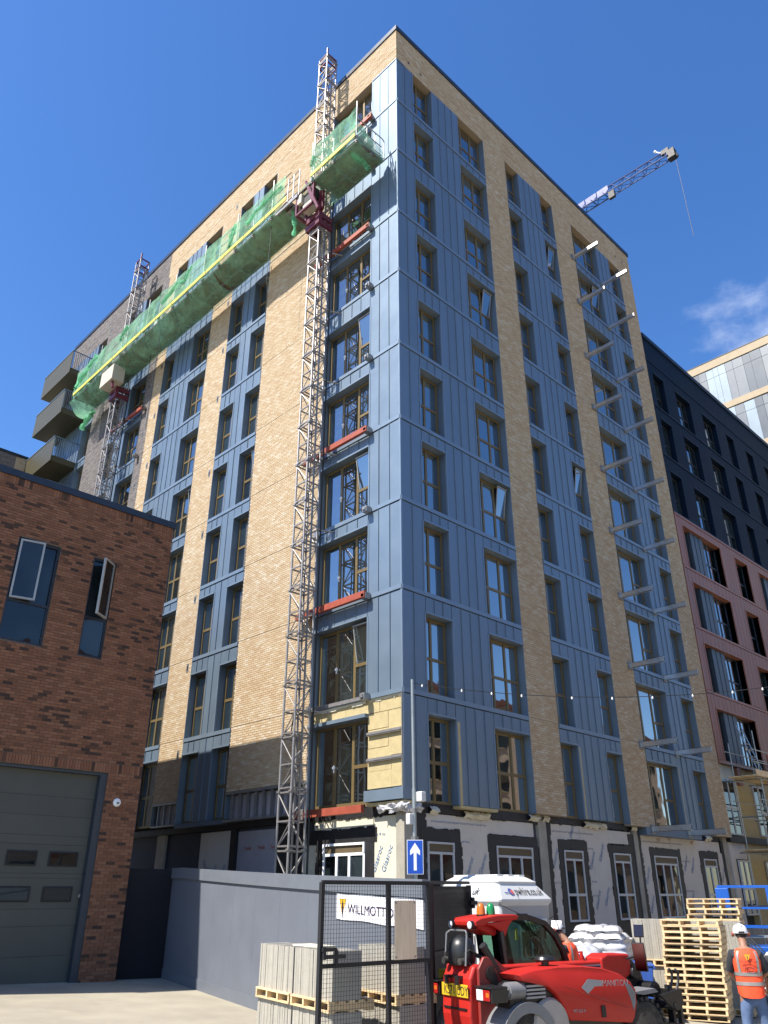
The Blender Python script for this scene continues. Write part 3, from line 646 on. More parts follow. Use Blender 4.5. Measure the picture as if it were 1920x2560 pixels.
# ---------------------------------------------------------------- ground floor: sheathing boards, black tape, white frames
GF = .30; PEND = []
gf = MB(); gf.box(GF + .06, 19.1, GF + .06, .46, -3.2, 2.1); gf.box(GF + .06, .46, GF + .06, 30.9, -3.2, 2.1); gf.build('ground_floor_wall', 'darkwall', tower)
def tape_band(boxes, name='sealing_tape'):
    """membrane strips with ragged edges"""
    t = MB()
    for F, u0, u1, z0, z1, d in boxes:
        t.fbox(F, u0, u1, z0, z1, GF - d, GF + .05)
        n = max(3, int(max(u1 - u0, z1 - z0) / .22))
        for k in range(n):
            if u1 - u0 > z1 - z0:
                a = u0 + (u1 - u0) * (k + random.random() * .6) / n; b = min(u1, a + random.uniform(.08, .3)); e = random.uniform(.01, .05)
                t.fbox(F, a, b, z1, z1 + e, GF - d + .001, GF + .04)
                if random.random() < .5: t.fbox(F, a, b, z0 - e, z0, GF - d + .001, GF + .04)
            else:
                a = z0 + (z1 - z0) * (k + random.random() * .6) / n; b = min(z1, a + random.uniform(.08, .3)); e = random.uniform(.01, .06)
                t.fbox(F, u1, u1 + e, a, b, GF - d + .001, GF + .04)
                if random.random() < .5: t.fbox(F, u0 - e, u0, a, b, GF - d + .001, GF + .04)
    return t.build(name, 'tape', tower)
BD = []
def boardp(F, u0, u1, z0, z1, matl='board'): piece('sheathing_board', fb(F, u0 + .004, u1 - .004, z0, z1, GF + random.uniform(-.004, .004), GF + .055), matl, tower)
BOT = -1.05
# right face: head strip, boards between the windows
boardp('R', 1.1, 3.4, 1.56, 1.95); boardp('R', 3.4, 5.9, 1.56, 1.95)
boardp('R', 2.5, 3.72, BOT, 1.56)
boardp('R', 6.76, 8.4, 1.56, 2.0); boardp('R', 8.4, 10.12, 1.56, 2.0); boardp('R', 10.12, 11.6, 1.56, 1.96)
boardp('R', 6.76, 7.14, BOT, 1.56); boardp('R', 8.72, 10.12, BOT, 1.56)
boardp('R', 12.2, 14.4, 1.5, 2.0); boardp('R', 14.4, 16.6, 1.5, 1.95); boardp('R', 16.6, 18.5, 1.5, 1.9)
boardp('R', 12.24, 12.78, BOT, 1.5); boardp('R', 15.05, 16.62, BOT, 1.5); boardp('R', 18.15, 18.62, BOT, 1.5)
tape_band([('R', .35, 6.1, 1.97, 2.2, .03), ('R', .35, 1.08, BOT, 1.97, .02), ('R', .9, 2.46, 1.27, 1.58, .025), ('R', 2.2, 2.5, BOT, 1.3, .022), ('R', 3.72, 4.02, BOT, 1.3, .022), ('R', 3.66, 6.0, 1.27, 1.53, .025), ('R', 5.75, 6.1, BOT, 1.28, .022),
           ('R', 6.5, 11.7, 2.02, 2.2, .03), ('R', 6.5, 6.74, BOT, 2.0, .02), ('R', 7.12, 8.74, 1.29, 1.55, .025), ('R', 7.14, 7.38, BOT, 1.3, .022), ('R', 8.46, 8.72, BOT, 1.3, .022), ('R', 10.0, 11.7, 1.28, 1.5, .025), ('R', 10.08, 10.27, BOT, 1.3, .022), ('R', 11.4, 11.74, BOT, 1.9, .02),
           ('R', 12.76, 15.04, 1.27, 1.5, .025), ('R', 12.78, 13.0, BOT, 1.3, .022), ('R', 14.74, 15.03, BOT, 1.3, .022), ('R', 16.6, 18.2, 1.29, 1.52, .025), ('R', 16.62, 16.86, BOT, 1.3, .022), ('R', 17.97, 18.15, BOT, 1.3, .022), ('R', 18.62, 18.8, BOT, 1.95, .02), ('R', 12.0, 12.22, BOT, 1.9, .02),
           ('R', 6.5, 19.0, -1.25, BOT, .02), ('R', .35, 6.1, -1.25, BOT, .02), ('R', 7.3, 8.5, BOT, -.78, .02), ('R', 10.2, 11.4, BOT, -.78, .02), ('R', 12.9, 14.8, BOT, -.78, .02), ('R', 16.8, 18.0, BOT, -.78, .02)])
for u0, u1 in ((6.1, 6.5), (11.74, 12.0), (18.8, 19.15)): piece('concrete_column', fb('R', u0, u1, -3.2, 2.2, GF - .05, GF + .3), 'concrete', tower)
piece('plinth', fb('R', .4, 19.15, -3.2, -1.25, GF - .04, GF + .3), 'concrete', tower)
for k, (u, w, z) in enumerate(((5.6, .5, 2.1), (8.6, 1.3, 2.06), (11.5, .4, 2.1), (1.2, .35, 2.02), (2.6, 1.1, 2.0), (6.3, .35, 2.12), (17.2, .5, 2.0))): PEND.append((u, u + w, z - .09, z + .10, k))
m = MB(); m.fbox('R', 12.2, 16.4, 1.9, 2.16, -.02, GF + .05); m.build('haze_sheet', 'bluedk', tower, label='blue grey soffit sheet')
for u0, u1, ty in ((1.13, 2.19, '2'), (4.02, 5.74, '3'), (7.38, 8.44, '2'), (10.28, 11.38, '2'), (13.0, 14.72, '3'), (16.86, 17.95, '2')):
    cols = (0, .5, 1) if ty == '2' else (0, .34, .67, 1)
    w = make_window('ground_floor_window', 'R', u0, u1, -.74, 1.02, cols, lambda k: (.42,), 'pvc', 'paneb', tower, GF - .04, bw=.06, deep=.08)
    v = MB(); v.fbox('R', u0, u0 + .05, 1.022, 1.26, GF - .05, GF + .03); v.fbox('R', u1 - .05, u1, 1.022, 1.26, GF - .05, GF + .03); v.fbox('R', u0 + .05, u1 - .05, 1.21, 1.26, GF - .05, GF + .03); v.build('head_frame', 'pvc', w)
    v = MB(); v.fbox('R', u0 + .05, u1 - .05, 1.022, 1.21, GF - .01, GF + .05); v.fbox('R', u0 + .05, u1 - .05, 1.1, 1.13, GF - .03, GF); v.build('shutter_box', 'shutter', w)
# left face
boardp('L', .52, 1.42, BOT, 1.88, 'boardy'); boardp('L', 1.45, 3.9, 1.62, 1.9, 'boardy'); boardp('L', 3.74, 4.3, BOT, 1.6, 'boardy')
tape_band([('L', .5, 4.2, 1.9, 2.12, .03), ('L', 1.3, 4.2, 1.27, 1.62, .025), ('L', 1.40, 1.74, BOT, 1.3, .022), ('L', 3.46, 3.75, BOT, 1.3, .022), ('L', 4.3, 5.6, BOT, 2.1, .01)])
piece('concrete_column', (GF - .1, GF + .2, GF - .1, GF + .2, -3.2, 2.1), 'concrete', tower)
piece('timber_batten', fb('L', .38, .51, -3.2, 1.9, GF - .04, GF + .05), 'boardy', tower)
def crumple(F, u0, u1, z0, z1, d, seed, matl='shrink', amp=.09):
    v = MB()
    def fn(a, b):
        u = u0 + (u1 - u0) * a; n1 = NZ.fractal(Vector((u * 3.1 + seed, b * 2.3, seed)), 1.0, 2.0, 4); n2 = NZ.fractal(Vector((u * 4.7, b * 3.1 + seed, 2)), 1.0, 2.0, 4)
        z = z0 + (z1 - z0) * b + n2 * .05 + (.06 * n1 if b < .2 else 0); dd = GF - d - .10 * math.sin(math.pi * b) + n1 * amp
        return (u, dd, z) if F == 'R' else (dd, u, z)
    v.grid(fn, max(10, int((u1 - u0) * 26)), 9); v.build('torn_wrap', matl, tower, smooth=True, angle=60)
from mathutils import noise as NZ
for a_, b_, c_, d_, k_ in PEND: crumple('R', a_, b_, c_, d_, .05, 11 + k_ * 3, 'boardy', .05)
crumple('L', -.12, .98, 1.93, 2.15, .22, 3); crumple('R', -.15, .72, 1.92, 2.16, .22, 5)
w = make_window('ground_floor_window', 'L', 1.74, 3.45, -.74, 1.02, (0, .36, .66, 1), lambda k: (.42,), 'white', 'paneb', tower, GF - .04, bw=.07, deep=.08)
v = MB(); v.fbox('L', 1.74, 1.80, 1.022, 1.27, GF - .06, GF + .03); v.fbox('L', 3.39, 3.45, 1.022, 1.27, GF - .06, GF + .03); v.fbox('L', 1.80, 3.39, 1.21, 1.27, GF - .06, GF + .03); v.build('head_frame', 'white', w)
v = MB(); v.fbox('L', 1.8, 3.39, 1.022, 1.21, GF - .01, GF + .05); v.build('shutter_box', 'shutter', w)
boardp('L', 5.62, 7.66, BOT, 1.8, 'wrap'); boardp('L', 7.98, 9.84, BOT, 1.86, 'board')
piece('steel_post', fb('L', 7.68, 7.96, -3.2, 1.9, GF - .1, GF + .05), 'black', tower); piece('concrete_column', fb('L', 12.07, 12.62, -3.2, 1.9, GF - .05, GF + .05), 'concrete', tower)
piece('base_beam', fb('L', 4.0, 16.0, 1.9, 2.1, GF - .12, GF + .1), 'black', tower)
# print on the boards
def print_R(x, z, body, size, ang, material='bluepr', F='R'):
    d = GF - .012
    if F == 'R': M = facing((x, d, z), (math.cos(ang), 0, math.sin(ang)), (-math.sin(ang), 0, math.cos(ang)))
    else: M = facing((d, x, z), (0, -math.cos(ang), math.sin(ang)), (0, math.sin(ang), math.cos(ang)))
    text('board_print', body, size, material, tower, M, thick=.001)
for x, z in ((2.72, .35), (3.30, .45), (8.9, .70), (9.5, .95), (9.0, -.45), (9.55, -.35), (15.3, .75), (15.85, .7), (15.4, -.5), (12.35, .3), (12.4, -.6), (6.82, .7), (18.3, .4), (7.9, 1.6)): print_R(x, z, 'Glasroc', .20, R(62))
for x0, x1, z in ((1.3, 5.7, 1.74), (2.55, 3.65, 1.28), (2.55, 3.65, -.25), (6.85, 11.4, 1.76), (8.8, 10.0, 1.32), (8.8, 10.0, .35), (8.8, 10.0, -.05), (12.3, 18.4, 1.68), (15.1, 16.5, 1.1), (15.1, 16.5, .1), (6.8, 7.1, .3), (15.1, 16.5, -.3)):
    print_R(x0, z, '»« ¤ «» ' * max(1, int((x1 - x0) / .62)), .10, 0, 'greypr' if x0 > 6 else 'bluepr')
for y, z in ((1.0, .5), (1.36, .5)): print_R(y, z, 'Glasroc', .22, R(65), 'bluepr', 'L')
for y, z in ((1.38, 1.40), (1.38, .0), (3.85, 1.73)): print_R(y, z, '»« ¤ «»', .13, 0, 'bluepr', 'L')
for y, z, s in ((7.3, 1.25, .16), (6.6, 1.25, .16), (7.5, .35, .26), (6.95, .35, .26), (6.4, .35, .26), (5.95, 1.25, .16)): print_R(y, z, 'Tyvek', s, 0, 'redpr', 'L')
for y, z in ((9.6, 1.0), (9.1, .25), (8.6, .25), (9.6, .2)): print_R(y, z, 'Glasroc', .22, R(-60) if z > .5 else R(58), 'bluepr', 'L')
print_R(9.75, .72, '»« ¤ «» »« ¤ «»', .12, 0, 'bluepr', 'L')
for x, z in ((12.6, 1.84), (13.4, 1.72), (14.2, 1.8), (15.2, 1.86), (16.0, 1.72)): print_R(x, z, 'T1T', .16, R(random.uniform(-12, 12)), 'redpr')

# ---------------------------------------------------------------- balconies at the far left end
for zr in (30.4, 27.5, 24.2, 21.3):
    zb = zr - 1.62
    v = MB(); v.fbox('L', 26.8, 30.95, zb, zb + .36, -1.44, .0); b = v.build('balcony', 'gold', tower)
    v = MB()
    n = 14
    for k in range(n): v.fbox('L', 26.77 + k * 4.2 / n + .006, 26.77 + (k + 1) * 4.2 / n - .006, zb - .0, zr - .05, -1.50, -1.455)
    v.build('solid_panel', 'gold', b)
    v = MB(); v.box(-1.5, 0, 26.74, 26.80, zr - .04, zr); v.box(-1.53, -1.44, 26.74, 30.97, zr - .05, zr); v.box(-1.48, -1.44, 26.745, 26.79, zb + .3, zr - .04); v.build('handrail', 'trim', b)
    v = MB()
    for k in range(13): x = -1.38 + k * .113; v.box(x - .012, x + .012, 26.755, 26.785, zb + .36, zr - .04)
    v.build('baluster', 'trim', b)

# ---------------------------------------------------------------- red beams resting across the living-room openings
def red_beam(y0, y1, z, lab, x=-.30):
    t = thing('red_beam', lab, 'beam', (x, y0, z), group='red steel beams across the window openings')
    v = MB(); v.box(x, x + .12, y0, y1, z, z + .20); v.build('beam', 'redsteel', t, bevel=.006)
    v = MB(); v.box(x - .03, x + .16, y1 - .55, y1 - .2, z + .20, z + .235); v.box(x - .04, x - .0, y1 - .5, y1 - .28, z - .05, z + .24); v.cyl((x - .06, y1 - .45, z + .1), (x + .18, y1 - .45, z + .1), .025, 8); v.build('clamp', 'galv', t)
red_beam(1.28, 4.55, 22.80, 'red beam under the platform end, upper of the four on the blue corner')
red_beam(1.28, 4.55, 13.70, 'red beam at mid height of the corner windows')
red_beam(1.28, 4.55, 7.93, 'red beam two windows above the bare yellow insulation')
red_beam(1.45, 4.35, 1.96, 'lowest red beam, right above the white ground floor window', -.16)
red_beam(1.22, 4.3, 28.9, 'red beam partly behind the top of the netted platform')
red_beam(18.5, 21.9, 22.72, 'red beam by the farther mast, below the netting')

# ---------------------------------------------------------------- navy and copper block down the street
block = thing('navy_copper_block', 'long block with navy cladding above and copper panels below', 'building', (19.2, 0, -2.6))
NX1 = 60
m = MB(); m.box(19.22, NX1, .42, 12, -3.3, 27.5); m.build('core', 'core', block)
m = MB(); m.box(19.19, NX1, -.06, 12.1, 27.72, 27.98); m.build('roof_coping', 'navyt', block)
m = MB(); m.box(30.4, 32.6, 1.2, 3, 27.98, 28.9); m.box(30.2, 32.8, 1.0, 3.2, 28.9, 29.0); m.build('roof_plant', 'black', block)
NL = [17.02, 20.3, 23.3]; NC = [(19.75, 20.92), (22.3, 24.05), (25.6, 27.4), (28.82, 29.87), (31.7, 32.78), (34.6, 36.4), (37.9, 39.7), (41.2, 42.3), (44.1, 45.2), (47.0, 48.8), (50.3, 52.1)]
PN = []; TN = []
xs = [19.2] + [v for c in NC for v in c] + [NX1]
for k in range(0, len(xs) - 1, 2):
    for z0, z1 in ((17.02, 20.22), (20.3, 23.22), (23.3, 26.2), (26.26, 27.72)): PN.append(fb('R', xs[k] + .004, xs[k + 1] - .004, z0, z1, .02, .42))
for a, b in NC:
    for z0, z1 in ((19.42, 20.22), (22.6, 23.22), (25.56, 26.2), (26.26, 27.72)): PN.append(fb('R', a, b, z0, z1, .02, .42))
    for z in (19.42, 22.6, 25.56): TN.append(fb('R', a - .05, b + .05, z, z + .04, -.015, .02))
for z in NL + [26.22]: TN.append(fb('R', 19.2, NX1, z - .04 if z < 26 else z - .015, z + .015, -.02, .42))
for b in PN: piece('navy_panel', b, 'navy', block)
boxes_mesh('navy_trim', TN, 'navyt', block)
for a, b in NC:
    for z0, z1 in ((17.05, 19.4), (20.33, 22.58), (23.33, 25.54)):
        wide = b - a > 1.4
        make_window('window', 'R', a + .02, b - .02, z0, z1, (0, .30, .62, 1) if wide else (0, .45, 1), lambda k: (.45,), 'black', 'pane', block, .28, single=(b < 33))
# copper part
CL = [5.2, 8.2, 11.2, 14.2, 16.98]
CWN = [(19.92, 24.1), (25.84, 27.5), (29.0, 33.2), (34.9, 36.6), (38.1, 42.3), (44, 45.7), (47.2, 51.4)]
PC = []; TCp = []
xs = [19.24] + [v for c in CWN for v in c] + [NX1]
for i in range(4):
    z0, z1 = CL[i], CL[i + 1]; h = z0 + 2.25
    for k in range(0, len(xs) - 1, 2):
        n = max(1, round((xs[k + 1] - xs[k]) / .42)); w = (xs[k + 1] - xs[k]) / n
        for j in range(n): PC.append(fb('R', xs[k] + j * w + .010, xs[k] + (j + 1) * w - .010, z0 + .02, z1 - .14, .0, .035))
    for a, b in CWN:
        n = round((b - a) / .42); w = (b - a) / n
        for j in range(n): PC.append(fb('R', a + j * w + .010, a + (j + 1) * w - .010, h + .06, z1 - .14, .0, .035))
        TCp.append(fb('R', a - .02, b + .02, h, h + .05, -.02, .42)); TCp.append(fb('R', a - .06, a, z0, h, -.02, .42)); TCp.append(fb('R', b, b + .06, z0, h, -.02, .42))
    TCp.append(fb('R', 19.21, NX1, z1 - .12, z1 - .02, -.03, .42))
TCp.append(fb('R', 19.21, NX1, 5.06, 5.19, -.03, .42)); TCp.append(fb('R', 19.2, 19.26, 5.2, 16.95, -.03, .42))
pieces('copper_panel', PC, 'copper', block, 300, 'copper_cladding'); boxes_mesh('copper_trim', TCp, 'coppert', block)
bk = []
for k in range(0, len(xs) - 1, 2): bk.append(fb('R', xs[k], xs[k + 1], 5.2, 16.9, .04, .42))
for a, b in CWN:
    for i in range(4): bk.append(fb('R', a, b, CL[i] + 2.3, CL[i + 1] - .1, .04, .42))
boxes_mesh('copper_backing', bk, 'coppert', block)
for i in range(4):
    z0 = CL[i] + .0; h = z0 + 2.24
    for a, b in CWN:
        if b - a > 3:
            piece('louvre_void', fb('R', a, a + 1.0, z0, h, .3, .34), 'void', block)
            for j in range(3): piece('louvre', fb('R', a + 1.03 + j * .48, a + 1.03 + j * .48 + .40, z0, h, .14, .34), 'louvre', block)
            make_window('window', 'R', a + 2.5, b - .02, z0 + .02, h, (0, .35, 1), lambda k: (.45,), 'darkframe', 'pane', block, .28, single=(b < 34))
        else: make_window('window', 'R', a + .02, b - .02, z0 + .02, h, (0, .45, 1), lambda k: (.45,), 'darkframe', 'pane', block, .28, single=(b < 34))
# its two unfinished lower storeys
piece('insulation_wall', fb('R', 20.7, NX1, 2.2, 5.05, .18, .42), 'wool', block); piece('insulation_wall', fb('R', 20.85, NX1, -1.2, 2.0, .2, .42), 'wool', block)
piece('floor_edge', fb('R', 19.2, NX1, 1.95, 2.2, .08, .42), 'tape', block); piece('base_wall', fb('R', 19.2, NX1, -3.3, -1.2, .15, .42), 'concrete', block)
piece('head_board', fb('R', 19.25, 20.7, 4.5, 5.05, .14, .42), 'boardy', block); piece('sheathing_board', fb('R', 19.2, 19.65, -1.1, 1.94, .2, .42), 'board', block); piece('sheathing_board', fb('R', 19.65, 20.75, 1.32, 1.94, .19, .42), 'board', block)
piece('copper_post', fb('R', 21.05, 21.45, 4.3, 5.05, .05, .42), 'copper', block)
for a, b, z0, z1 in ((19.3, 20.62, 2.24, 4.5), (22.5, 23.7, 2.3, 4.4), (19.68, 20.68, -.74, 1.28), (22.4, 23.5, -.74, 1.28), (25.5, 26.7, 2.3, 4.4), (25.4, 26.5, -.74, 1.28)):
    make_window('window', 'R', a, b, z0, z1, (0, .5, 1), lambda k: (.47,), 'pvc', 'paneb', block, .1)
m = MB(); m.box(19.18, 19.3, .05, .4, 2.2, 4.7); m.build('timber_edge', 'boardy', block)

# ---------------------------------------------------------------- pale tower behind, far right
far = thing('pale_panel_tower', 'tall tower behind with pale silver panels and cream stone bands', 'building', (60, 0, -3))
m = MB(); m.box(60.1, 85, -14, 20, -4, 52.9); m.build('core', 'core', far)
FL = []; z = 52.05
bands = [(52.1, 53.05), (46.55, 47.28), (40.8, 41.5), (35, 35.7), (29.2, 29.9), (23.4, 24.1), (17.6, 18.3), (11.8, 12.5), (6, 6.7)]
for a, b in bands: piece('stone_band', (59.9, 60.1, -14, 20, a, b), 'band', far)
piece('roof_edge', (59.86, 85, -14.05, 20.05, 53.05, 53.13), 'coping', far)
random.seed(21)
tops = [(47.28, 52.0), (41.5, 46.45), (35.7, 40.7), (29.9, 34.9), (24.1, 29.1)]
for zi, (a, b) in enumerate(tops):
    for (lo, hi) in ((a, b - 1.12), (b - 1.08, b)):
        y = -14.0; st = 0
        rr = random.Random(40 + zi)
        while y < 20:
            w = rr.choice((.55, .8, .95, 1.1)); piece('facade_panel', (59.98 + rr.uniform(-.02, .02), 60.1, y + .012, min(20, y + w) - .012, lo, hi), rr.choice(('pal1', 'pal2', 'pal1', 'pal3', 'pal2')), far); y += w
piece('lower_wall', (60, 60.1, -14, 20, -4, 24), 'pal2', far)

# ---------------------------------------------------------------- grey and tan brick wing beyond the balconies
wing = thing('brick_wing', 'low grey and tan brick wing beyond the balconies, far left', 'building', (-8, 31, -2))
WB = brick_rects('R', -14, -2.12, 18, 24.3, 0.0); WB2 = brick_rects('R', -2.1, .0, 18, 24.3, 0.0, holes=[(-1.72, -1.02, 21.6, 23.3)])
sh = lambda B: [(a, b, c + 31.0, d + 31.0, e, f) for a, b, c, d, e, f in B]
boxes_mesh('grey_brickwork', sh(WB), 'grey', wing, 'stuff'); boxes_mesh('tan_brickwork', sh(WB2), 'tan', wing, 'stuff')
m = MB(); m.box(-14, 0, 31.35, 38, -3, 24.3); m.box(-14, 0, 31.014, 31.35, -3, 21.6); m.box(-14, -1.72, 31.014, 31.35, 21.6, 24.3); m.box(-1.02, 0, 31.014, 31.35, 21.6, 24.3); m.box(-1.72, -1.02, 31.014, 31.35, 23.3, 24.3); m.build('wall', 'grey_mortar', wing)
m = MB(); m.box(-14.05, .1, 30.95, 38, 24.3, 24.48); m.build('roof_coping', 'coping', wing)
make_window('window', 'R', -1.7, -1.04, 21.62, 23.28, (0, 1), lambda k: (.5,), 'darkframe', 'paneb', wing, 31.2)

# ---------------------------------------------------------------- tower crane behind the roof
crane = thing('tower_crane', 'blue lattice tower crane jib reaching out above the roof', 'crane', (36.5, 52, -3))
A = Vector((36.6, 58, 60.0)); B_ = Vector((37.95, 2.6, 60.0)); ax = (B_ - A).normalized(); sx = ax.cross(Vector((0, 0, 1))).normalized()
L_ = (B_ - A).length; n = 44
lo1 = MB(); lo1.cyl(A + sx * .55, B_ + sx * .35, .075, 6); lo1.cyl(A - sx * .55, B_ - sx * .35, .075, 6); lo1.build('bottom_chord', 'crane2', crane)
tp = MB(); tp.cyl(A + Vector((0, 0, 1.45)), B_ + Vector((0, 0, 1.0)), .075, 6); tp.build('top_chord', 'crane', crane)
lc = MB()
for k in range(n):
    a, b = A + ax * (L_ * k / n), A + ax * (L_ * (k + .5) / n); c = A + ax * (L_ * (k + 1) / n)
    hw = .55 - .2 * k / n; h = 1.45 - .45 * k / n
    for s_ in (1, -1):
        lc.cyl(a + sx * hw * s_, b + Vector((0, 0, h)), .035, 5); lc.cyl(b + Vector((0, 0, h)), c + sx * hw * s_, .035, 5)
    lc.cyl(a + sx * hw, c - sx * hw, .03, 5); lc.cyl(a + sx * hw, a - sx * hw, .03, 5)
lc.build('lacing', 'crane', crane)
for k in range(3):
    y0 = 12.35 - k * 1.28; v = MB(); q = 37.6 - .02; v.box(q, q + .05, y0 - 1.18, y0, 60.12, 61.05); v.build('banner', 'jib', crane)
v = MB(); v.box(B_.x - .3, B_.x + .3, 2.0, 2.7, 59.6, 60.6); v.cyl((B_.x, 2.2, 60.9), (B_.x, 1.9, 59.5), .12, 8); v.box(B_.x - .2, B_.x + .2, 2.5, 3.2, 60.6, 61.1); v.build('jib_nose', 'black', crane)
v = MB(); v.cyl((B_.x, 3.2, 61.0), (B_.x, 3.7, 61.6), .06, 6); v.lathe([(.0, 0), (.12, .03), (.14, .14), (.09, .22), (0, .26)], 10, c=(B_.x, 3.72, 61.55)); v.build('warning_lamp', 'white', crane)
v = MB(); v.cyl((B_.x, 2.1, 59.6), (B_.x, 2.1, 50.0), .02, 4); v.build('hoist_rope', 'cable', crane)
v = MB(); v.box(37.4, 37.7, 8.0, 8.6, 59.1, 59.9); v.build('trolley', 'black', crane)
ms = MB()
for x_, y_ in ((35.7, 51.2), (37.3, 51.2), (35.7, 52.8), (37.3, 52.8)): ms.bar((x_, y_, -3), (x_, y_, 66), .16)
for k in range(34):
    z0 = -3 + k * 2; 
    for (a, b) in (((35.7, 51.2), (37.3, 51.2)), ((37.3, 51.2), (37.3, 52.8)), ((37.3, 52.8), (35.7, 52.8)), ((35.7, 52.8), (35.7, 51.2))): ms.bar((*a, z0), (*b, z0 + 2), .07)
ms.build('mast', 'crane', crane)

# ---------------------------------------------------------------- red brick building on the left
redb = thing('red_brick_building', 'dark red brick building with a grey garage door and two tall windows', 'building', (-4.46, 5.48, -1.9))
RX, RY, RT = -4.46, 5.48, 10.22
def S(s): return RX - s
holes = [(S(4.6), S(.95), -2.0, 2.85), (S(4.40), S(3.27), 5.77, 8.54), (S(2.31), S(1.63), 5.74, 8.55)]
B1 = brick_rects('R', -14.0, RX, -1.95, 2.86, RY, holes); B2 = brick_rects('R', -14.0, RX, 3.10, 9.94, RY, holes)
SO = []
def soldier(u0, u1, z0, z1):
    n = round((u1 - u0) / .075); p = (u1 - u0) / n
    for k in range(n): SO.append((u0 + k * p + .005, u0 + (k + 1) * p - .005, RY + random.uniform(-.003, .003), RY + .02, z0, z1))
soldier(-14.0, RX, 2.87, 3.085); soldier(-14, RX, 9.95, 10.165)
allb = B1 + B2 + SO
pieces('brick', allb, 'redbrick', redb, 300, 'brickwork')
sd = [(c - RY + RX - 0.0 - .02, RX + (c - RY), a, b, e, f) for a, b, c, d, e, f in []]
m = MB(); yb = RY + .012
for a, b, c, d in ((-14, S(4.6), -2.1, 2.85), (S(.95), RX - .001, -2.1, 2.85), (-14, RX - .001, 2.85, 5.74), (-14, S(4.40), 5.74, 8.55), (S(3.27), S(2.31), 5.74, 8.55), (S(1.63), RX - .001, 5.74, 8.55), (-14, RX - .001, 8.55, 10.16)): m.box(a, b, yb, yb + .3, c, d)
m.box(S(4.40), S(3.27), yb, yb + .3, 5.74, 5.765); m.box(-14, RX - .001, yb + .302, 17, -2.1, 10.1); m.build('wall', 'red_mortar', redb)
m = MB(); m.box(-14.1, RX + .05, RY - .05, 17.1, 10.165, 10.36); m.box(RX - .02, RX + .03, RY - .03, RY + .02, 10.1, 10.165); m.build('roof_coping', 'coping', redb)
m = MB(); m.box(-9, RX - .3, 10.1, 13.3, 10.36, 10.8); m.build('roof_plant', 'steel', redb)
# garage door: horizontal leaves, four windows, dark surround
dr = MB(); dr.box(S(1.13), S(.951), RY + .04, RY + .28, -2.0, 2.84); dr.box(S(4.6), S(1.13), RY + .05, RY + .27, 2.78, 2.845); df = dr.build('door_frame', 'doorframe', redb)
dz = [-1.9, -1.28, -.66, -.30, .36, .46, 1.10, 1.30, 1.75, 2.20, 2.78]
for a, b in zip(dz[:-1], dz[1:]): piece('door_leaf', (S(4.6), S(1.135), RY + .20 + random.uniform(0, .004), RY + .28, a + .0025, b - .0025), 'door', redb)
for s0, s1, z0, z1 in ((2.35, 3.08, .62, .95), (1.33, 2.07, .62, .95), (2.37, 3.14, -.15, .18), (1.34, 2.08, -.15, .18)):
    v = MB(); v.box(S(s1), S(s0), RY + .175, RY + .2, z0, z1); o = v.build('door_window', 'black', redb, bevel=.05, seg=3)
    piece('pane', (S(s1) + .045, S(s0) - .045, RY + .168, RY + .174, z0 + .04, z1 - .04), 'paneb', o)
v = MB(); v.box(S(1.2), S(1.15), RY + .12, RY + .2, -.06, .02); v.build('door_handle', 'steel', redb)
def red_window(s1, s0, z0, z1, open_s):
    v = MB(); x0, x1 = S(s1), S(s0); y0, y1 = RY + .06, RY + .14; b = .055
    v.box(x0, x0 + b, y0, y1, z0, z1); v.box(x1 - b, x1, y0, y1, z0, z1); v.box(x0 + b, x1 - b, y0, y1, z1 - b, z1); v.box(x0 + b, x1 - b, y0, y1, z0, z0 + b); v.box(x0 + b, x1 - b, y0, y1, 6.80, 6.87)
    w = v.build('window', 'darkframe', redb)
    piece('pane', (x0 + b, x1 - b, y0 + .03, y0 + .04, z0 + b, 6.80), 'paneb', w)
    piece('pane', (x0 + b, x1 - b, y1 - .02, y1 - .01, 6.87, z1 - b), 'paneb', w)
    h0, h1, zz = open_s
    return w
w = red_window(4.40, 3.27, 5.77, 8.54, None or (0, 0, 0))
# outward casements, hinged at the side, standing open
def casement(hx, hy, width, ang, z0, z1, parent, matf):
    d = Vector((math.cos(ang), math.sin(ang), 0)); n = Vector((-d.y, d.x, 0)); M = facing((hx, hy, z0), d)
    v = MB(M); h = z1 - z0; b = .05
    v.box(0, b, 0, h, -.03, .03); v.box(width - b, width, 0, h, -.03, .03); v.box(b, width - b, 0, b, -.03, .03); v.box(b, width - b, h - b, h, -.03, .03); v.build('casement', matf, parent)
    v = MB(M); v.box(b, width - b, b, h - b, -.006, .006); v.build('casement_pane', 'paneb', parent)
casement(S(4.33), RY + .04, .62, R(-14), 6.87, 8.50, w, 'silver')
w = red_window(2.31, 1.63, 5.74, 8.55, (0, 0, 0))
casement(S(1.68), RY + .04, .56, R(180 + 38), 6.87, 8.5, w, 'silver')
lamp = thing('wall_lamp', 'small round white lamp on the red brick beside the garage door', 'lamp', (S(.61), RY, 2.15))
v = MB(); v.lathe([(.0, -.06), (.06, -.058), (.10, -.03), (.105, 0.0)], 20, 'y', (S(.61), RY - .01, 2.15)); v.build('lamp_body', 'white', lamp, smooth=True)
v = MB(); v.box(S(.61) - .03, S(.61) + .03, RY - .09, RY - .06, 2.12, 2.15); v.build('lamp_sensor', 'black', lamp)

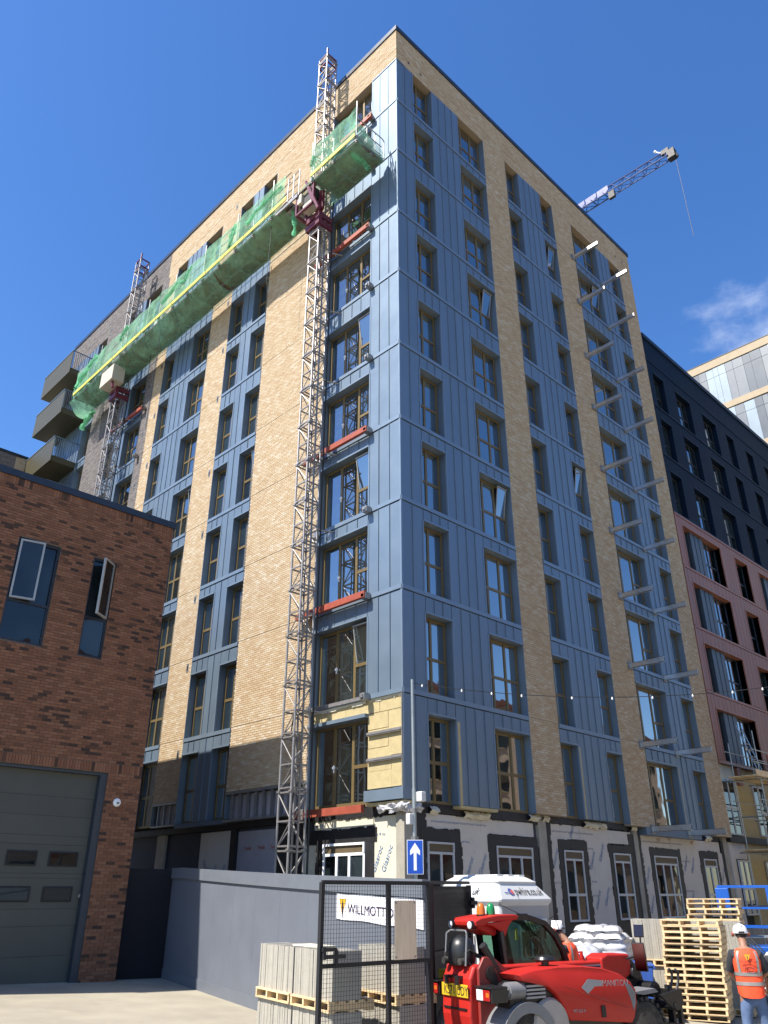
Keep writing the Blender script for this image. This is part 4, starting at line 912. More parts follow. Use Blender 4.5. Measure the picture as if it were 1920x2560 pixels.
# ---------------------------------------------------------------- brick terrace across the street, behind the camera (reflected in the lower windows; made pale and tall to bounce warm light)
opp = thing('street_terrace', 'unseen brick terrace across the street, made pale and tall to bounce warm light, with a red string course', 'building', (28, -26, -2.7))
m = MB(); m.box(2, 62, -36, -24, -3.3, 14.0); m.build('wall', 'terrace', opp)
m = MB(); m.box(1.9, 62.1, -36, -23.85, 2.2, 3.4); m.box(1.9, 62.1, -36, -23.8, 13.8, 14.3); m.build('string_course', 'copper', opp)
for k in range(15):
    for z0, z1 in ((-1.2, 1.6), (4.2, 6.3), (7.4, 9.5), (10.6, 12.7)): piece('window', (4 + k * 3.9, 5.9 + k * 3.9, -24.0, -23.96, z0, z1), 'paneb', opp); piece('sill', (3.9 + k * 3.9, 5.5 + k * 3.9, -24.0, -23.88, z0 - .12, z0), 'band', opp)

# ---------------------------------------------------------------- mast climber: two lattice masts and one long netted platform
def lattice_mast(yc, ztop, lab, ties):
    xc = -.80; h = .27; z0 = gz(xc, yc)
    t = thing('lattice_mast', lab, 'mast', (xc, yc, z0), group='lattice masts of the work platform')
    v = MB()
    for a in (-h, h):
        for b in (-h, h): v.cyl((xc + a, yc + b, z0), (xc + a, yc + b, ztop), .034, 8)
    v.build('upright', 'galv', t, smooth=True)
    fr = MB(); dg = MB(); z = z0 + .1; k = 0
    cs = [(xc - h, yc - h), (xc + h, yc - h), (xc + h, yc + h), (xc - h, yc + h)]
    while z < ztop - .1:
        for i in range(4):
            a, b = cs[i], cs[(i + 1) % 4]
            fr.bar((*a, z), (*b, z), .042)
            if k % 2 == 0: fr.bar((*a, z + .12), (*b, z + .12), .042)
            zz = min(ztop, z + .75)
            if (i + k) % 2: dg.cyl((*a, z + .06), (*b, zz - .04), .019, 6)
            else: dg.cyl((*b, z + .06), (*a, zz - .04), .019, 6)
        if k % 2 == 0:
            for c in cs: fr.box(c[0] - .055, c[0] + .055, c[1] - .055, c[1] + .055, z, z + .05)
        z += .75; k += 1
    fr.build('cross_frame', 'galv', t, kind='stuff'); dg.build('diagonal', 'galv', t, smooth=True, kind='stuff')
    v = MB(); v.box(xc - .03, xc + .03, yc - h - .05, yc - h - .015, z0, ztop - 1.5); v.build('gear_rack', 'steel', t)
    v = MB()
    for i in range(4):
        a, b = cs[i], cs[(i + 1) % 4]
        v.bar((*a, ztop - .02), (*b, ztop - .02), .06); v.bar((*a, ztop - .02), (*a, ztop - .58), .05); v.bar((*a, ztop - .55), (*b, ztop - .55), .06)
    v.cyl((xc - h, yc - h, ztop), (xc - h, yc - h, ztop + .35), .05, 8); v.build('top_frame', 'magenta', t)
    v = MB()
    for z in ties:
        v.cyl((xc + h, yc - h, z), (-.02, yc - h - .25, z), .03, 8); v.cyl((xc + h, yc + h, z), (-.02, yc + h + .15, z), .03, 8); v.cyl((xc + h, yc - h, z), (-.02, yc + h, z + .02), .02, 6); v.cyl((xc + h, yc - h - .1, z), (xc + h, yc + h + .1, z), .04, 8)
    v.build('wall_tie', 'galv', t)
    v = MB(); v.path([(xc + .33, yc - .36, zz) for zz in (z0, ztop - 9)], .03, 8); v.build('cable_guide', 'black', t)
    v = MB(); random.seed(int(yc)); pts = []
    zz = 23.0
    while zz > z0 + .4: pts.append((xc + random.uniform(-.06, .06), yc + .1 + random.uniform(-.07, .07), zz)); zz -= .55
    v.path(pts, .022, 6); v.build('power_cable', 'cable', t, smooth=True)
    v = MB(); v.box(xc - .6, xc + .6, yc - .6, yc + .6, z0, z0 + .25); v.build('base_frame', 'steel', t)
lattice_mast(3.58, 34.35, 'tall galvanised lattice mast nearer the corner, reaching down to the hoarding', [LV[k] - .25 for k in (1, 3, 4, 5, 6, 7)])
lattice_mast(20.3, 33.6, 'farther lattice mast by the grey brick, vanishing behind the red brick building', [LV[k] - .25 for k in (4, 5, 6, 7)])

plat = thing('work_platform', 'long hanging work platform wrapped in green netting with yellow toe board', 'work platform', (-1, 12, 25.7))
ZD = 25.7; XO, XI = -1.66, -.30
SEG = [(.45, 3.1), (4.62, 24.4)]
dk = MB(); fr = MB()
for a, b in SEG:
    y = a
    while y < b - .02:
        e = min(b, y + 1.52); piece('deck_board', (XO + .05, XI - .02, y + .01, e - .01, ZD - .05, ZD), 'ply', plat)
        fr.bar((XO + .04, y + .05, ZD - .1), (XI, y + .05, ZD - .1), .07); fr.bar((XO + .06, y + .05, ZD - .09), (XI - .04, e - .05, ZD - .09), .045); y = e
    fr.bar((XO + .06, a, ZD - .12), (XO + .06, b, ZD - .12), .06); fr.bar((XI - .06, a, ZD - .12), (XI - .06, b, ZD - .12), .06)
    fr.bar((-.95, a, ZD - .26), (-.95, b, ZD - .26), .08)
fr.build('deck_frame', 'galv', plat)
for a, b in SEG:
    y = a
    while y < b - .1:
        e = min(b, y + 1.5); piece('toe_board', (XO - .155, XO - .125, y + .02, e - .02, ZD - .04, ZD + .15), 'toe', plat); y = e
posts = []; y = .5; k = 0
while y < 24.5:
    if not 3.15 < y < 4.6:
        tall = k % 2 == 0; v = MB(); v.cyl((XO - .03, y, ZD - .25), (XO - .03, y, ZD + (2.05 if tall else 1.15)), .030, 8)
        v.box(XO - .08, XO + .03, y - .05, y + .05, ZD - .2, ZD + .08); v.build('guard_post', 'galv', plat, smooth=True); posts.append(y)
    y += 1.32; k += 1
for z in (ZD + .52, ZD + 1.08, ZD + 1.62):
    v = MB()
    for a, b in SEG: v.cyl((XO, a, z), (XO, b, z), .021, 8)
    if z < ZD + 1.2:
        for a, b in ((.45, 3.1), (4.7, 24.3)): v.cyl((XI - .02, a, z), (XI - .02, b, z), .018, 6) if a > 1 else None
    v.build('guard_rail', 'galv', plat, smooth=True)
# rounded end gate at the corner end
def end_rail(y):
    v = MB()
    for z in (ZD + .06, ZD + .55, ZD + 1.05): v.cyl((XO, y, z), (XI - .12, y, z), .022, 8)
    c = [(XI - .12 + .14 * math.sin(a), y, ZD + .92 + .13 * math.cos(a)) for a in (0, .4, .8, 1.2, 1.57)]
    v.path(c, .022, 8); v.cyl((XI + .02, y, ZD + .92), (XI + .02, y, ZD + .02), .022, 8)
    for x in (-1.2, -.75): v.cyl((x, y, ZD + .06), (x, y, ZD + 1.05), .016, 6)
    v.build('end_rail', 'galv', plat, smooth=True)
end_rail(.45); end_rail(24.4)
# gate at the mast, with a step plank
v = MB()
for z in (25.75, 26.2, 26.6, 26.95): v.cyl((XO, 4.0, z), (XO, 4.75, z), .018, 6)
for y in (4.0, 4.38, 4.75): v.cyl((XO, y, 25.5), (XO, y, 27.0), .022, 6)
for z in (25.75, 26.3, 26.8): v.cyl((XO, 4.75, z), (XO, 5.4, z - .1), .018, 6)
v.build('mast_gate', 'galv', plat, smooth=True)
v = MB(); v.box(XO - .06, XO + .0, 4.0, 5.45, 25.4, 25.58); v.box(XO + .2, XI, 4.35, 5.2, 25.45, 25.5); v.build('step_plank', 'steel', plat)
def drive(yc, motor, name='drive_unit'):
    v = MB(); xs_ = (XO + .05, -1.12); ys = (yc - .55, yc + .5); zs = (24.45, 25.6)
    for x in xs_:
        for y in ys: v.bar((x, y, zs[0]), (x, y, zs[1]), .09)
    for z in zs:
        for x in xs_: v.bar((x, ys[0], z), (x, ys[1], z), .09)
        for y in ys: v.bar((xs_[0], y, z), (xs_[1], y, z), .09)
    v.bar((xs_[0], ys[0], zs[0]), (xs_[0], yc, zs[1] + .4), .08); v.bar((xs_[1], ys[1], zs[0]), (xs_[1], ys[0], zs[1]), .08); v.bar((xs_[0], ys[0] - .35, zs[0] - .6), (xs_[0], yc - .1, zs[1] + .2), .1)
    for z in (23.9, 24.3, 26.2): v.box(-1.14, -.46, yc - .42, yc - .30, z - .12, z + .12); v.box(-1.14, -.46, yc + .28, yc + .40, z - .12, z + .12); v.box(-1.20, -1.10, yc - .42, yc + .40, z - .12, z + .12)
    v.box(-1.25, -1.1, yc - .5, yc - .28, 23.7, 26.5); d = v.build(name, 'magenta', plat)
    v = MB(); v.box(-1.55, -1.2, yc - .4, yc + .2, 24.5, 24.85); v.box(XO + .02, -1.3, yc + .22, yc + .48, 25.0, 25.5); v.build('motor_cover', motor, d, bevel=.02)
    v = MB(); v.box(-1.5, -1.15, yc - .45, yc + .45, 24.95, 25.45); v.build('motor', 'black', d)
drive(3.62, 'cream'); drive(20.3, 'cream')
v = MB(); v.box(XO - .12, -1.1, 19.35, 20.75, 24.35, 25.3); v.build('control_cabinet', 'cream', plat, bevel=.02)
# netting: hung outside the rails, slung below the deck, and gathered in bunches
from mathutils import noise as NZ
def wr(p, s=1.0): return NZ.fractal(Vector(p) * s, 1.0, 2.0, 4)
def net_out(y0, y1, zb, zt):
    v = MB()
    def fn(a, b):
        y = y0 + (y1 - y0) * a; z = zb + (zt - zb) * b
        return (XO - .06 - .05 * abs(math.sin(y * 2.4 + b)) + .05 * wr((y, z, 1), 1.8), y, z + .05 * wr((y, 3, 2), 1.4) * b)
    v.grid(fn, max(8, int((y1 - y0) * 9)), 14); v.build('netting', 'net', plat, smooth=True)
def net_under(y0, y1, sag, end0=.0, end1=.0):
    v = MB()
    def fn(a, b):
        y = y0 + (y1 - y0) * a; x = XO - .06 + (XI + .06 - XO) * b
        s = math.sin(math.pi * min(1, b * 1.02))
        swag = .75 * abs(math.sin(y * .46 + .9)) ** 2
        return (x + .04 * wr((y, b, 5), 2), y + end1 * b * a + end0 * b * (1 - a), ZD - .14 - (sag + swag * sag * 1.6) * s * .8 - .12 * b * sag * 3 + .07 * wr((y, b * 2, 7), 1.6))
    v.grid(fn, max(10, int((y1 - y0) * 8)), 14); v.build('netting', 'net', plat, smooth=True)
net_out(.45, 3.15, ZD - .16, ZD + 1.62); net_out(4.9, 9.9, ZD - .16, ZD + 1.64); net_out(9.9, 16.4, ZD - .16, ZD + 1.62); net_out(16.4, 24.5, ZD - .16, ZD + 1.6)
net_under(.45, 3.9, .10); net_under(5.0, 10.2, .20); net_under(10.2, 17.6, .42); net_under(17.6, 25.0, .40, end1=.8)
v = MB()
def fe(a, b): return (XO - .06 + (XI - XO + .08) * a, .42 - .05 * wr((a, b, 3), 3), ZD - .2 + 1.0 * b * (1 - .55 * a))
v.grid(fe, 12, 10); v.build('netting', 'net', plat, smooth=True); v = MB()
def fe2(a, b): return (XO - .06 + (XI - XO + .1) * a, 24.5 + .9 * a * (1 - b) + .1 * wr((a, b, 8), 3), ZD - .3 - .5 * a * (1 - b) + (1.9 - .5 * a) * b)
v.grid(fe2, 14, 12); v.build('netting', 'net', plat, smooth=True)
def bunch(pts, r, seed):
    """a roll of gathered net along a line"""
    v = MB(); random.seed(seed); P = []
    for a, b in zip(pts[:-1], pts[1:]):
        for k in range(10):
            q_ = Vector(a).lerp(Vector(b), k / 10); P.append(q_ + Vector((0, .10 * wr((q_.y * 1.3, q_.z, seed), 1.5), .14 * wr((q_.y, q_.z * 1.7, seed + 4), 1.5))))
    P.append(Vector(pts[-1])); n = 10; vs = []
    for i, p in enumerate(P):
        d = (P[min(i + 1, len(P) - 1)] - P[max(i - 1, 0)]).normalized(); a = d.orthogonal().normalized(); b = d.cross(a)
        for k in range(n):
            t = 2 * math.pi * k / n; q = p + (a * math.cos(t) + b * math.sin(t)) * r * .72 * (1 + 1.1 * wr((p.y * 2 + k * 1.7, p.z * 2, seed + math.cos(t)), 1.5)); vs.append(q)
    v.add(vs, [(i * n + k, i * n + (k + 1) % n, (i + 1) * n + (k + 1) % n, (i + 1) * n + k) for i in range(len(P) - 1) for k in range(n)])
    v.build('gathered_netting', 'net2', plat, smooth=True)
bunch([(XO - .08, 5.1, ZD + 1.25), (XO - .1, 6.2, ZD + 1.05), (XO - .1, 7.6, ZD + .85)], .09, 1)
bunch([(XO - .08, 8.6, ZD + 1.55), (XO - .12, 8.7, ZD + .9), (XO - .08, 8.9, ZD + .3)], .12, 2)
bunch([(XO - .1, 12.2, ZD + 1.5), (XO - .1, 12.6, ZD + .9), (XO - .1, 13.4, ZD + 1.2), (XO - .1, 14.8, ZD + .8)], .10, 3)
bunch([(XO - .1, 18.4, ZD + 1.5), (XO - .1, 19.2, ZD + 1.0)], .12, 4)
bunch([(XO - .1, 22.0, ZD + 1.5), (XO - .1, 23.3, ZD + 1.1), (XO - .1, 24.3, ZD + .4)], .16, 5)
bunch([(-1.3, 4.75, ZD - .25), (-1.25, 4.7, ZD - .95), (-1.2, 4.8, ZD - 1.5)], .11, 6)
bunch([(-1.45, 1.05, ZD - .15), (-1.1, .95, ZD - .35), (-.75, .8, ZD - .6)], .13, 7)
bunch([(XO - .08, 2.9, ZD + 1.0), (XO - .06, 3.2, ZD + .7)], .14, 8)
bunch([(XI - .1, 24.6, ZD - .3), (XI - .15, 25.4, ZD - .8), (XI - .1, 25.9, ZD - 1.0)], .17, 9)
v = MB(); v.lathe([(0, 0), (.16, .02), (.22, .14), (.2, .3), (.1, .42), (.05, .46), (.09, .52), (0, .54)], 12, c=(-.85, .75, ZD + .42))
o = v.build('rubbish_bag', 'plastic', None, smooth=True); tag(o, 'white plastic bag hanging at the corner end of the netted platform', 'bag')
for q in o.data.vertices: q.co += Vector((wr(q.co, 6) * .05, wr(q.co + Vector((3, 3, 3)), 6) * .05, 0))
v = MB(); v.box(-1.45, -.8, 15.2, 16.0, ZD + .02, ZD + .75); o = v.build('material_crate', 'podw', None); tag(o, 'pale crate standing on the netted platform between the masts', 'crate')
v = MB()
for x, y in ((-1.5, 6.0), (-1.5, 15.0), (-.9, 17.0)): v.cyl((x, y, ZD - .3), (x + .02, y + .05, 19.5 if y > 10 else 22.5), .012, 5)
v.build('loose_rope', 'cable', plat)

# ---------------------------------------------------------------- hoarding round the site, with the sign board
H0 = Vector((-3.17, 5.06, 0)); H1 = Vector((-5.59, -5.86, 0)); hd = (H1 - H0).normalized(); HL = (H1 - H0).length; hn = Vector((hd.y, -hd.x, 0))
if hn.x > 0: hn = -hn
def htop(t): return .63 - .43 * min(1, max(0, t / HL)) - .02 * math.sin(3.1 * t / HL)
hoard = thing('site_hoarding', 'tall grey painted timber hoarding running towards the corner of the street', 'hoarding', (H0.x, H0.y, -2))
def hp(t, off, z): p = H0 + hd * t + hn * off; return (p.x, p.y, z)
ts = [-.75, 0.0, 1.22, 2.44, 3.66, 4.88, 6.1, 7.32, 8.54, 9.76, HL]
for a, b in zip(ts[:-1], ts[1:]):
    a2, b2 = a + .0015, b - .0015; v = MB(); g0 = gz(*hp(a, 0, 0)[:2]) - .1; g1 = gz(*hp(b, 0, 0)[:2]) - .1
    v.prism([hp(a2, 0, g0), hp(b2, 0, g1), hp(b2, 0, htop(b)), hp(a2, 0, htop(a))], -hn * .02); v.build('hoarding_panel', 'hoard', hoard)
for a, b in zip(ts[:-1], ts[1:]):
    v = MB(); v.prism([hp(a, .045, htop(a) - .24), hp(b, .045, htop(b) - .24), hp(b, .045, htop(b) + .01), hp(a, .045, htop(a) + .01)], -hn * .12); v.build('top_board', 'hoard2', hoard)
v = MB()
for a, b in zip(ts[:-1], ts[1:]):
    g0, g1 = gz(*hp(a, 0, 0)[:2]), gz(*hp(b, 0, 0)[:2])
    v.prism([hp(a, .02, g0 - .05), hp(b, .02, g1 - .05), hp(b, .02, g1 + .22), hp(a, .02, g0 + .22)], -hn * .018)
v.build('skirting_board', 'hoard2', hoard)
# its return to the brick building, coloured near black for the shaded gap there
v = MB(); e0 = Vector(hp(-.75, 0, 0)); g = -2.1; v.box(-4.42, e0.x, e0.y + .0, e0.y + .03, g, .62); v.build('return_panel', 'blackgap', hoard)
v = MB()
for t in ts[1:-1]: p = hp(t, -.07, 0); v.box(p[0] + .01, p[0] + .1, p[1] - .05, p[1] + .05, -2.3, htop(t) - .05)
v.build('back_post', 'wood', hoard)
# sign
sgn = thing('sign_board', 'white WILLMOTT DIXON board fixed to the grey hoarding behind the mesh gate', 'sign', hp(9.8, .03, -.1))
t0, t1 = 8.47, HL - .02
def stop(t): return htop(t) - .26 - .010 * math.sin((t - t0) * 5)
v = MB()
for k in range(12):
    a, b = t0 + (t1 - t0) * k / 12, t0 + (t1 - t0) * (k + 1) / 12
    v.prism([hp(a, .012, stop(a) - .40), hp(b, .012, stop(b) - .40), hp(b, .012, stop(b)), hp(a, .012, stop(a))], hn * .006)
v.build('board', 'signw', sgn)
dn = (Vector(hp(t1, 0, stop(t1))) - Vector(hp(t0, 0, stop(t0)))).normalized()
Ms = facing(hp(t0, .021, stop(t0)), dn) @ Matrix.Scale(.54, 4)
def emb(pts, matl, z, nm):
    v = MB(Ms); v.prism([(x, y, z) for x, y in pts], (0, 0, .003)); v.build(nm, matl, sgn)
emb([(.20, -.15), (.66, -.15), (.60, -.28), (.26, -.28)], 'yellow', 0, 'emblem'); emb([(.27, -.29), (.38, -.29), (.40, -.60)], 'yellow', 0, 'emblem'); emb([(.49, -.29), (.59, -.29), (.44, -.58)], 'yellow', 0, 'emblem')
emb([(.43, -.15), (.50, -.40), (.43, -.72), (.38, -.40)], 'purple', .004, 'emblem_needle')
text('lettering', 'WILLMOTT DIXON', .37, 'purple', sgn, Ms @ Matrix.Translation((.78, -.54, .004)), thick=.002, width=1.20)
# dark printed skyline strip low on the hoarding
v = MB()
for a, b, z0, z1 in ((9.9, 10.35, -1.0, -.95),): v.prism([hp(a, .012, -2.3), hp(HL, .012, -2.3), hp(HL, .012, -1.05), hp(a, .012, -1.05)], hn * .004)
o = v.build('skyline_sheet', 'signw', None); tag(o, 'white printed sheet low on the hoarding behind the gate', 'sheet')
v = MB()
for a, b, z1 in ((9.92, 10.1, -1.3), (10.1, 10.32, -1.15), (10.32, 10.55, -1.55), (10.55, 10.72, -1.4), (10.72, 10.95, -1.75), (10.95, 11.15, -1.9)): v.prism([hp(a, .018, -2.3), hp(b, .018, -2.3), hp(b, .018, z1), hp(a, .018, z1)], hn * .003)
v.build('skyline_print', 'black', o)

# ---------------------------------------------------------------- black mesh gate standing in front, and its second leaf
G0 = Vector((-7.80, -6.08, 0)); G1 = Vector((-5.92, -6.24, 0)); gd = (G1 - G0).normalized(); GLn = (G1 - G0).length; gn = Vector((gd.y, -gd.x, 0))
gate = thing('mesh_gate', 'black steel gate of square wire mesh with a bare metal plate bolted on', 'gate', (G0.x, G0.y, -2.2))
def gp(s, off, z): p = G0 + gd * s + gn * off; return Vector((p.x, p.y, z))
ZT, ZM, ZB = .15, -.815, -2.0
v = MB()
for s in (.0, GLn * .60, GLn): v.bar(gp(s, 0, ZB), gp(s, 0, ZT), .055)
for z in (ZB, ZM, ZT): v.bar(gp(0, 0, z), gp(GLn, 0, z + (0 if z != ZT else .0)), .05)
v.build('frame', 'black', gate)
v = MB(); n = int(GLn / .045)
for k in range(1, n): v.cyl(gp(GLn * k / n, .03, ZB), gp(GLn * k / n, .03, ZT), .0024, 4, caps=False)
k = ZB + .05
while k < ZT: v.cyl(gp(0, .034, k), gp(GLn, .034, k), .0024, 4, caps=False); k += .05
v.build('wire_mesh', 'black', gate)
v = MB(); Mp = facing(gp(1.20, .045, -.79), gd); v.M = Mp; v.box(0, .40, 0, .72, 0, .003); pl = v.build('metal_plate', mat('brushed_plate', (.95, .92, .88), .30, .9, var=.12, scale=3, bump=.08, bscale=30, stretch=(10, 10, .7)), gate)
v = MB(Mp)
for a in (.03, .37):
    for b in (.03, .69): v.cyl((a, b, 0), (a, b, .012), .012, 6)
v.build('plate_bolt', 'steel', pl)
v = MB(); v.bar(gp(.0, .05, -.63), gp(.22, .05, -.63), .04); v.bar(gp(.22, .05, -.63), gp(.22, .05, -.80), .035); v.bar(gp(.02, .05, -.71), gp(.36, .05, -.71), .045); v.bar(gp(.03, .05, -.74), gp(.03, .05, -.60), .04); v.build('latch', 'black', gate)
P0 = at(.70, 13.35, 0); P1 = at(1.555, 16.0, 0); pd = (P1 - P0).normalized(); PL = (P1 - P0).length; pn = Vector((pd.y, -pd.x, 0))
leaf = thing('screened_gate', 'black sheeted gate leaf between the mesh gate and the red telehandler', 'gate', (P0.x, P0.y, -2.2))
def pp(s, off, z): p = P0 + pd * s + pn * off; return Vector((p.x, p.y, z))
v = MB()
for s in (.03, PL): v.bar(pp(s, 0, -2.1), pp(s, 0, .16), .07)
v.bar(pp(0, 0, .17), pp(PL, 0, .20), .05); v.bar(pp(0, 0, -.8), pp(PL, 0, -.8), .05); v.build('frame', 'black', leaf)
v = MB(); v.prism([pp(.05, -.03, -2.1), pp(PL - .04, -.03, -2.1), pp(PL - .04, -.03, .14), pp(.05, -.03, .12)], pn * -.01); v.build('black_sheet', 'blackp', leaf)
v = MB(); n = int(PL / .05)
for k in range(1, n): v.cyl(pp(PL * k / n, .02, -2.1), pp(PL * k / n, .02, .15), .0025, 4, caps=False)
k = -2.05
while k < .15: v.cyl(pp(0, .024, k), pp(PL, .024, k), .0025, 4, caps=False); k += .05
v.build('wire_mesh', 'black', leaf)
v = MB(); v.box(P1.x - .06, P1.x + .12, P1.y - .1, P1.y - .02, -.16, -.10); v.cyl((P1.x + .05, P1.y - .06, -.22), (P1.x + .05, P1.y - .06, -.04), .03, 8); v.build('hinge', 'black', leaf)

# ---------------------------------------------------------------- packs of paving slabs on pallets
def pallet_parts(t, w, d, h, M, slim=False, nb=5):
    """stringer pallet in frame M: w along x, d along y; boards and stringers as parts"""
    def pc(nm, b):
        o = bpy.data.objects.new(nm, unit('wood')); COL.objects.link(o); o.parent = t
        o.matrix_local = M @ Matrix.Translation(((b[0] + b[1]) / 2, (b[2] + b[3]) / 2, (b[4] + b[5]) / 2)) @ Matrix.Diagonal((b[1] - b[0], b[3] - b[2], b[5] - b[4], 1)); return o
    bw = .095
    for k in range(nb):
        y = (d - bw) * k / (nb - 1); pc('deck_board', (0, w, y, y + bw, h - .022, h))
    for k in range(3):
        y = (d - bw) * k / 2; pc('base_board', (0, w, y, y + bw, 0, .018))
    for k in range(4):
        x = (w - .045) * k / 3; pc('stringer', (x, x + .045, .004, d - .004, .018, h - .022))
def slab_pack(P, xd, n, lab, grp, hgt=.58, wid=.45, th=.05, h=.13, dz=0.0):
    """n slabs on edge in a row along xd (the lit, thin edges show), strapped on a pallet"""
    xd = Vector(xd).normalized(); t = thing('slab_pack', lab, 'paving slabs', P, 0, grp); t.rotation_euler = (0, 0, math.atan2(xd.y, xd.x)); OFF[t] = Vector((0, 0, 0))
    for k in range(n):
        o = bpy.data.objects.new('slab', unit('slab')); COL.objects.link(o); o.parent = t
        o.location = (k * (th + .002) + th / 2, wid / 2 + random.uniform(-.006, .006), h + hgt / 2 + random.uniform(-.004, .004)); o.scale = (th, wid, hgt); o.rotation_euler = (0, random.uniform(-.006, .006), random.uniform(-.01, .01))
    p = thing('pallet', 'pallet under ' + lab[0].lower() + lab[1:], 'pallet', P, 0, 'pallets under the slab packs'); p.rotation_euler = t.rotation_euler; OFF[p] = Vector((0, 0, 0))
    pallet_parts(p, n * (th + .002), wid + .25, h, Matrix.Translation((0, -.05, 0)))
    return t
S0 = at(-1.93, 14.05, 0); S1 = at(-.63, 12.0, 0); sd_ = (S1 - S0).normalized(); spn = Vector((-sd_.y, sd_.x, 0))   # to the right of the run
zl = gz(S1.x, S1.y) + .01; zt = zl + .71; nS = 22
for z, wd in ((zl, 'lower'), (zt, 'upper')):
    slab_pack(Vector((S0.x, S0.y, z)), sd_, nS, f'{wd} pack of grey paving slabs against the open hoarding, clear of the gate', 'slab packs by the gate')
    q = S0 + sd_ * (nS * .052 + .05); slab_pack(Vector((q.x, q.y, z)), sd_, nS, f'{wd} pack of grey paving slabs partly behind the left gate post', 'slab packs by the gate')
q = S1 + spn * 1.17 - sd_ * (.27 + nS * .052)
for z, wd in ((zl - .0, 'lower'), (zt - .0, 'upper')): slab_pack(Vector((q.x, q.y, z)), sd_, nS, f'{wd} pack of grey paving slabs seen through the right half of the gate', 'slab packs by the gate')
v = MB(); q = S0 + sd_ * .9 + spn * .1; v.prism([(q.x, q.y, zt + .715), (q.x - .1, q.y - .7, zt + .715), (q.x + .2, q.y - .75, zt + .715), (q.x + .3, q.y - .05, zt + .715)], (0, 0, .02)); o = v.build('loose_board', 'boardy', None); tag(o, 'thin loose board lying on the slab packs by the gate', 'board')

# ---------------------------------------------------------------- one way sign on its tall post
PB = at(.63, 17.4)
post = thing('sign_post', 'tall thin grey lighting post in front of the building corner', 'post', PB)
v = MB(); v.cyl(PB, (PB.x, PB.y, 2.0), .045, 12); v.cyl((PB.x, PB.y, 2.0), (PB.x, PB.y, 4.33), .036, 12); v.build('pole', 'alu', post, smooth=True)
v = MB(); v.box(PB.x - .05, PB.x + .05, PB.y - .06, PB.y + .06, 1.0, 1.08); v.box(PB.x - .05, PB.x + .05, PB.y - .06, PB.y + .06, 1.55, 1.62); v.build('collar', 'steel', post)
v = MB(); v.box(PB.x + .02, PB.x + .16, PB.y - .2, PB.y - .02, 1.75, 1.95); v.box(PB.x - .16, PB.x - .03, PB.y - .02, PB.y + .1, 1.30, 1.52); v.build('camera_box', 'podw', post, bevel=.02)
sx_ = RGT; os_ = thing('one_way_sign', 'blue sign with a white upward arrow on the tall grey post', 'sign', (PB.x - FWD.x * .08, PB.y - FWD.y * .08, .37))
Mg = facing((PB.x - FWD.x * .08 - RGT.x * .165 - .0, PB.y - FWD.y * .08 - RGT.y * .165, .37), RGT)
v = MB(Mg); v.box(0, .33, 0, .64, 0, .008); v.build('sign_plate', 'white', os_)
v = MB(Mg); v.box(.012, .318, .012, .628, .008, .011); v.build('blue_face', 'signb', os_)
v = MB(Mg); v.prism([(.135, .07, .011), (.195, .07, .011), (.195, .40, .011), (.265, .35, .011), (.265, .44, .011), (.165, .585, .011), (.065, .44, .011), (.065, .35, .011), (.135, .40, .011)], (0, 0, .003)); v.build('arrow', 'white', os_)
# string of small lamps from the post across the street
fst = thing('festoon_cable', 'thin black cable with small white lamps strung from the tall post', 'cable', (PB.x, PB.y, 4.3))
pe = Vector((9.5, -15.5, 6.9)); ps = Vector((PB.x, PB.y, 4.25)); pts = []
for k in range(81):
    t = k / 80; p = ps.lerp(pe, t); p.z -= 5.4 * t * (1 - t); pts.append(p)
v = MB(); v.path(pts, .008, 5); v.build('wire', 'cable', fst)
for k in (1, 5, 8, 11, 16, 20, 24, 28, 32, 35, 39, 44):
    v = MB(); v.lathe([(0, -.06), (.017, -.05), (.019, -.03), (.010, 0), (0, .01)], 8, c=pts[k]); v.build('lamp', 'white', fst)

# ---------------------------------------------------------------- red telehandler (own frame: x forward, y to its left, z up)
TA = R(-12.35); TO = Vector((-5.12, -7.30, -2.22))
tele = local(thing('telehandler', 'red telescopic handler with number plate KS71 UDY parked in the street', 'telehandler', TO, TA))
def tb(name, m, fn, parent=None, **k):
    v = MB(); fn(v); return v.build(name, m, parent or tele, **k)
def chassis(v):
    v.side([(-.55, .42), (-.5, .80), (.3, .86), (2.5, .70), (2.75, .45), (2.6, .30), (-.4, .30)], .45, 1.08)
    v.box(-.12, .12, .1, 1.4, .34, .50); v.box(2.18, 2.42, .1, 1.4, .34, .50); v.box(.6, 1.9, .12, .45, .30, .55); v.box(.6, 1.9, 1.0, 1.42, .30, .6)
tb('chassis', 'blackp', chassis, bevel=.02)
# rear tower that carries the boom
tb('rear_panel', 'red', lambda v: v.side([(-.60, .44), (-.655, .74), (-.63, 1.18), (-.55, 1.33), (-.44, 1.36), (-.40, .44)], .46, 1.10), bevel=.035, seg=3)
tb('side_plate', 'reddk', lambda v: v.side([(-.52, .40), (-.52, 1.30), (-.42, 1.44), (-.26, 1.45), (-.1, 1.34), (.55, .92), (.75, .40)], .40, .455), bevel=.012)
tb('side_plate', 'reddk', lambda v: v.side([(-.52, .40), (-.52, 1.30), (-.42, 1.44), (-.26, 1.45), (-.1, 1.34), (.55, .92), (.75, .40)], 1.105, 1.16), bevel=.012)
def pv(v):
    v.cyl((-.32, .375, 1.24), (-.32, .40, 1.24), .085, 16); v.side([(-.36, 1.30), (-.28, 1.34), (-.22, 1.2), (-.2, 1.02), (-.3, 1.0)], .37, .385)
tb('pivot_pin', 'blackp', pv, smooth=True)
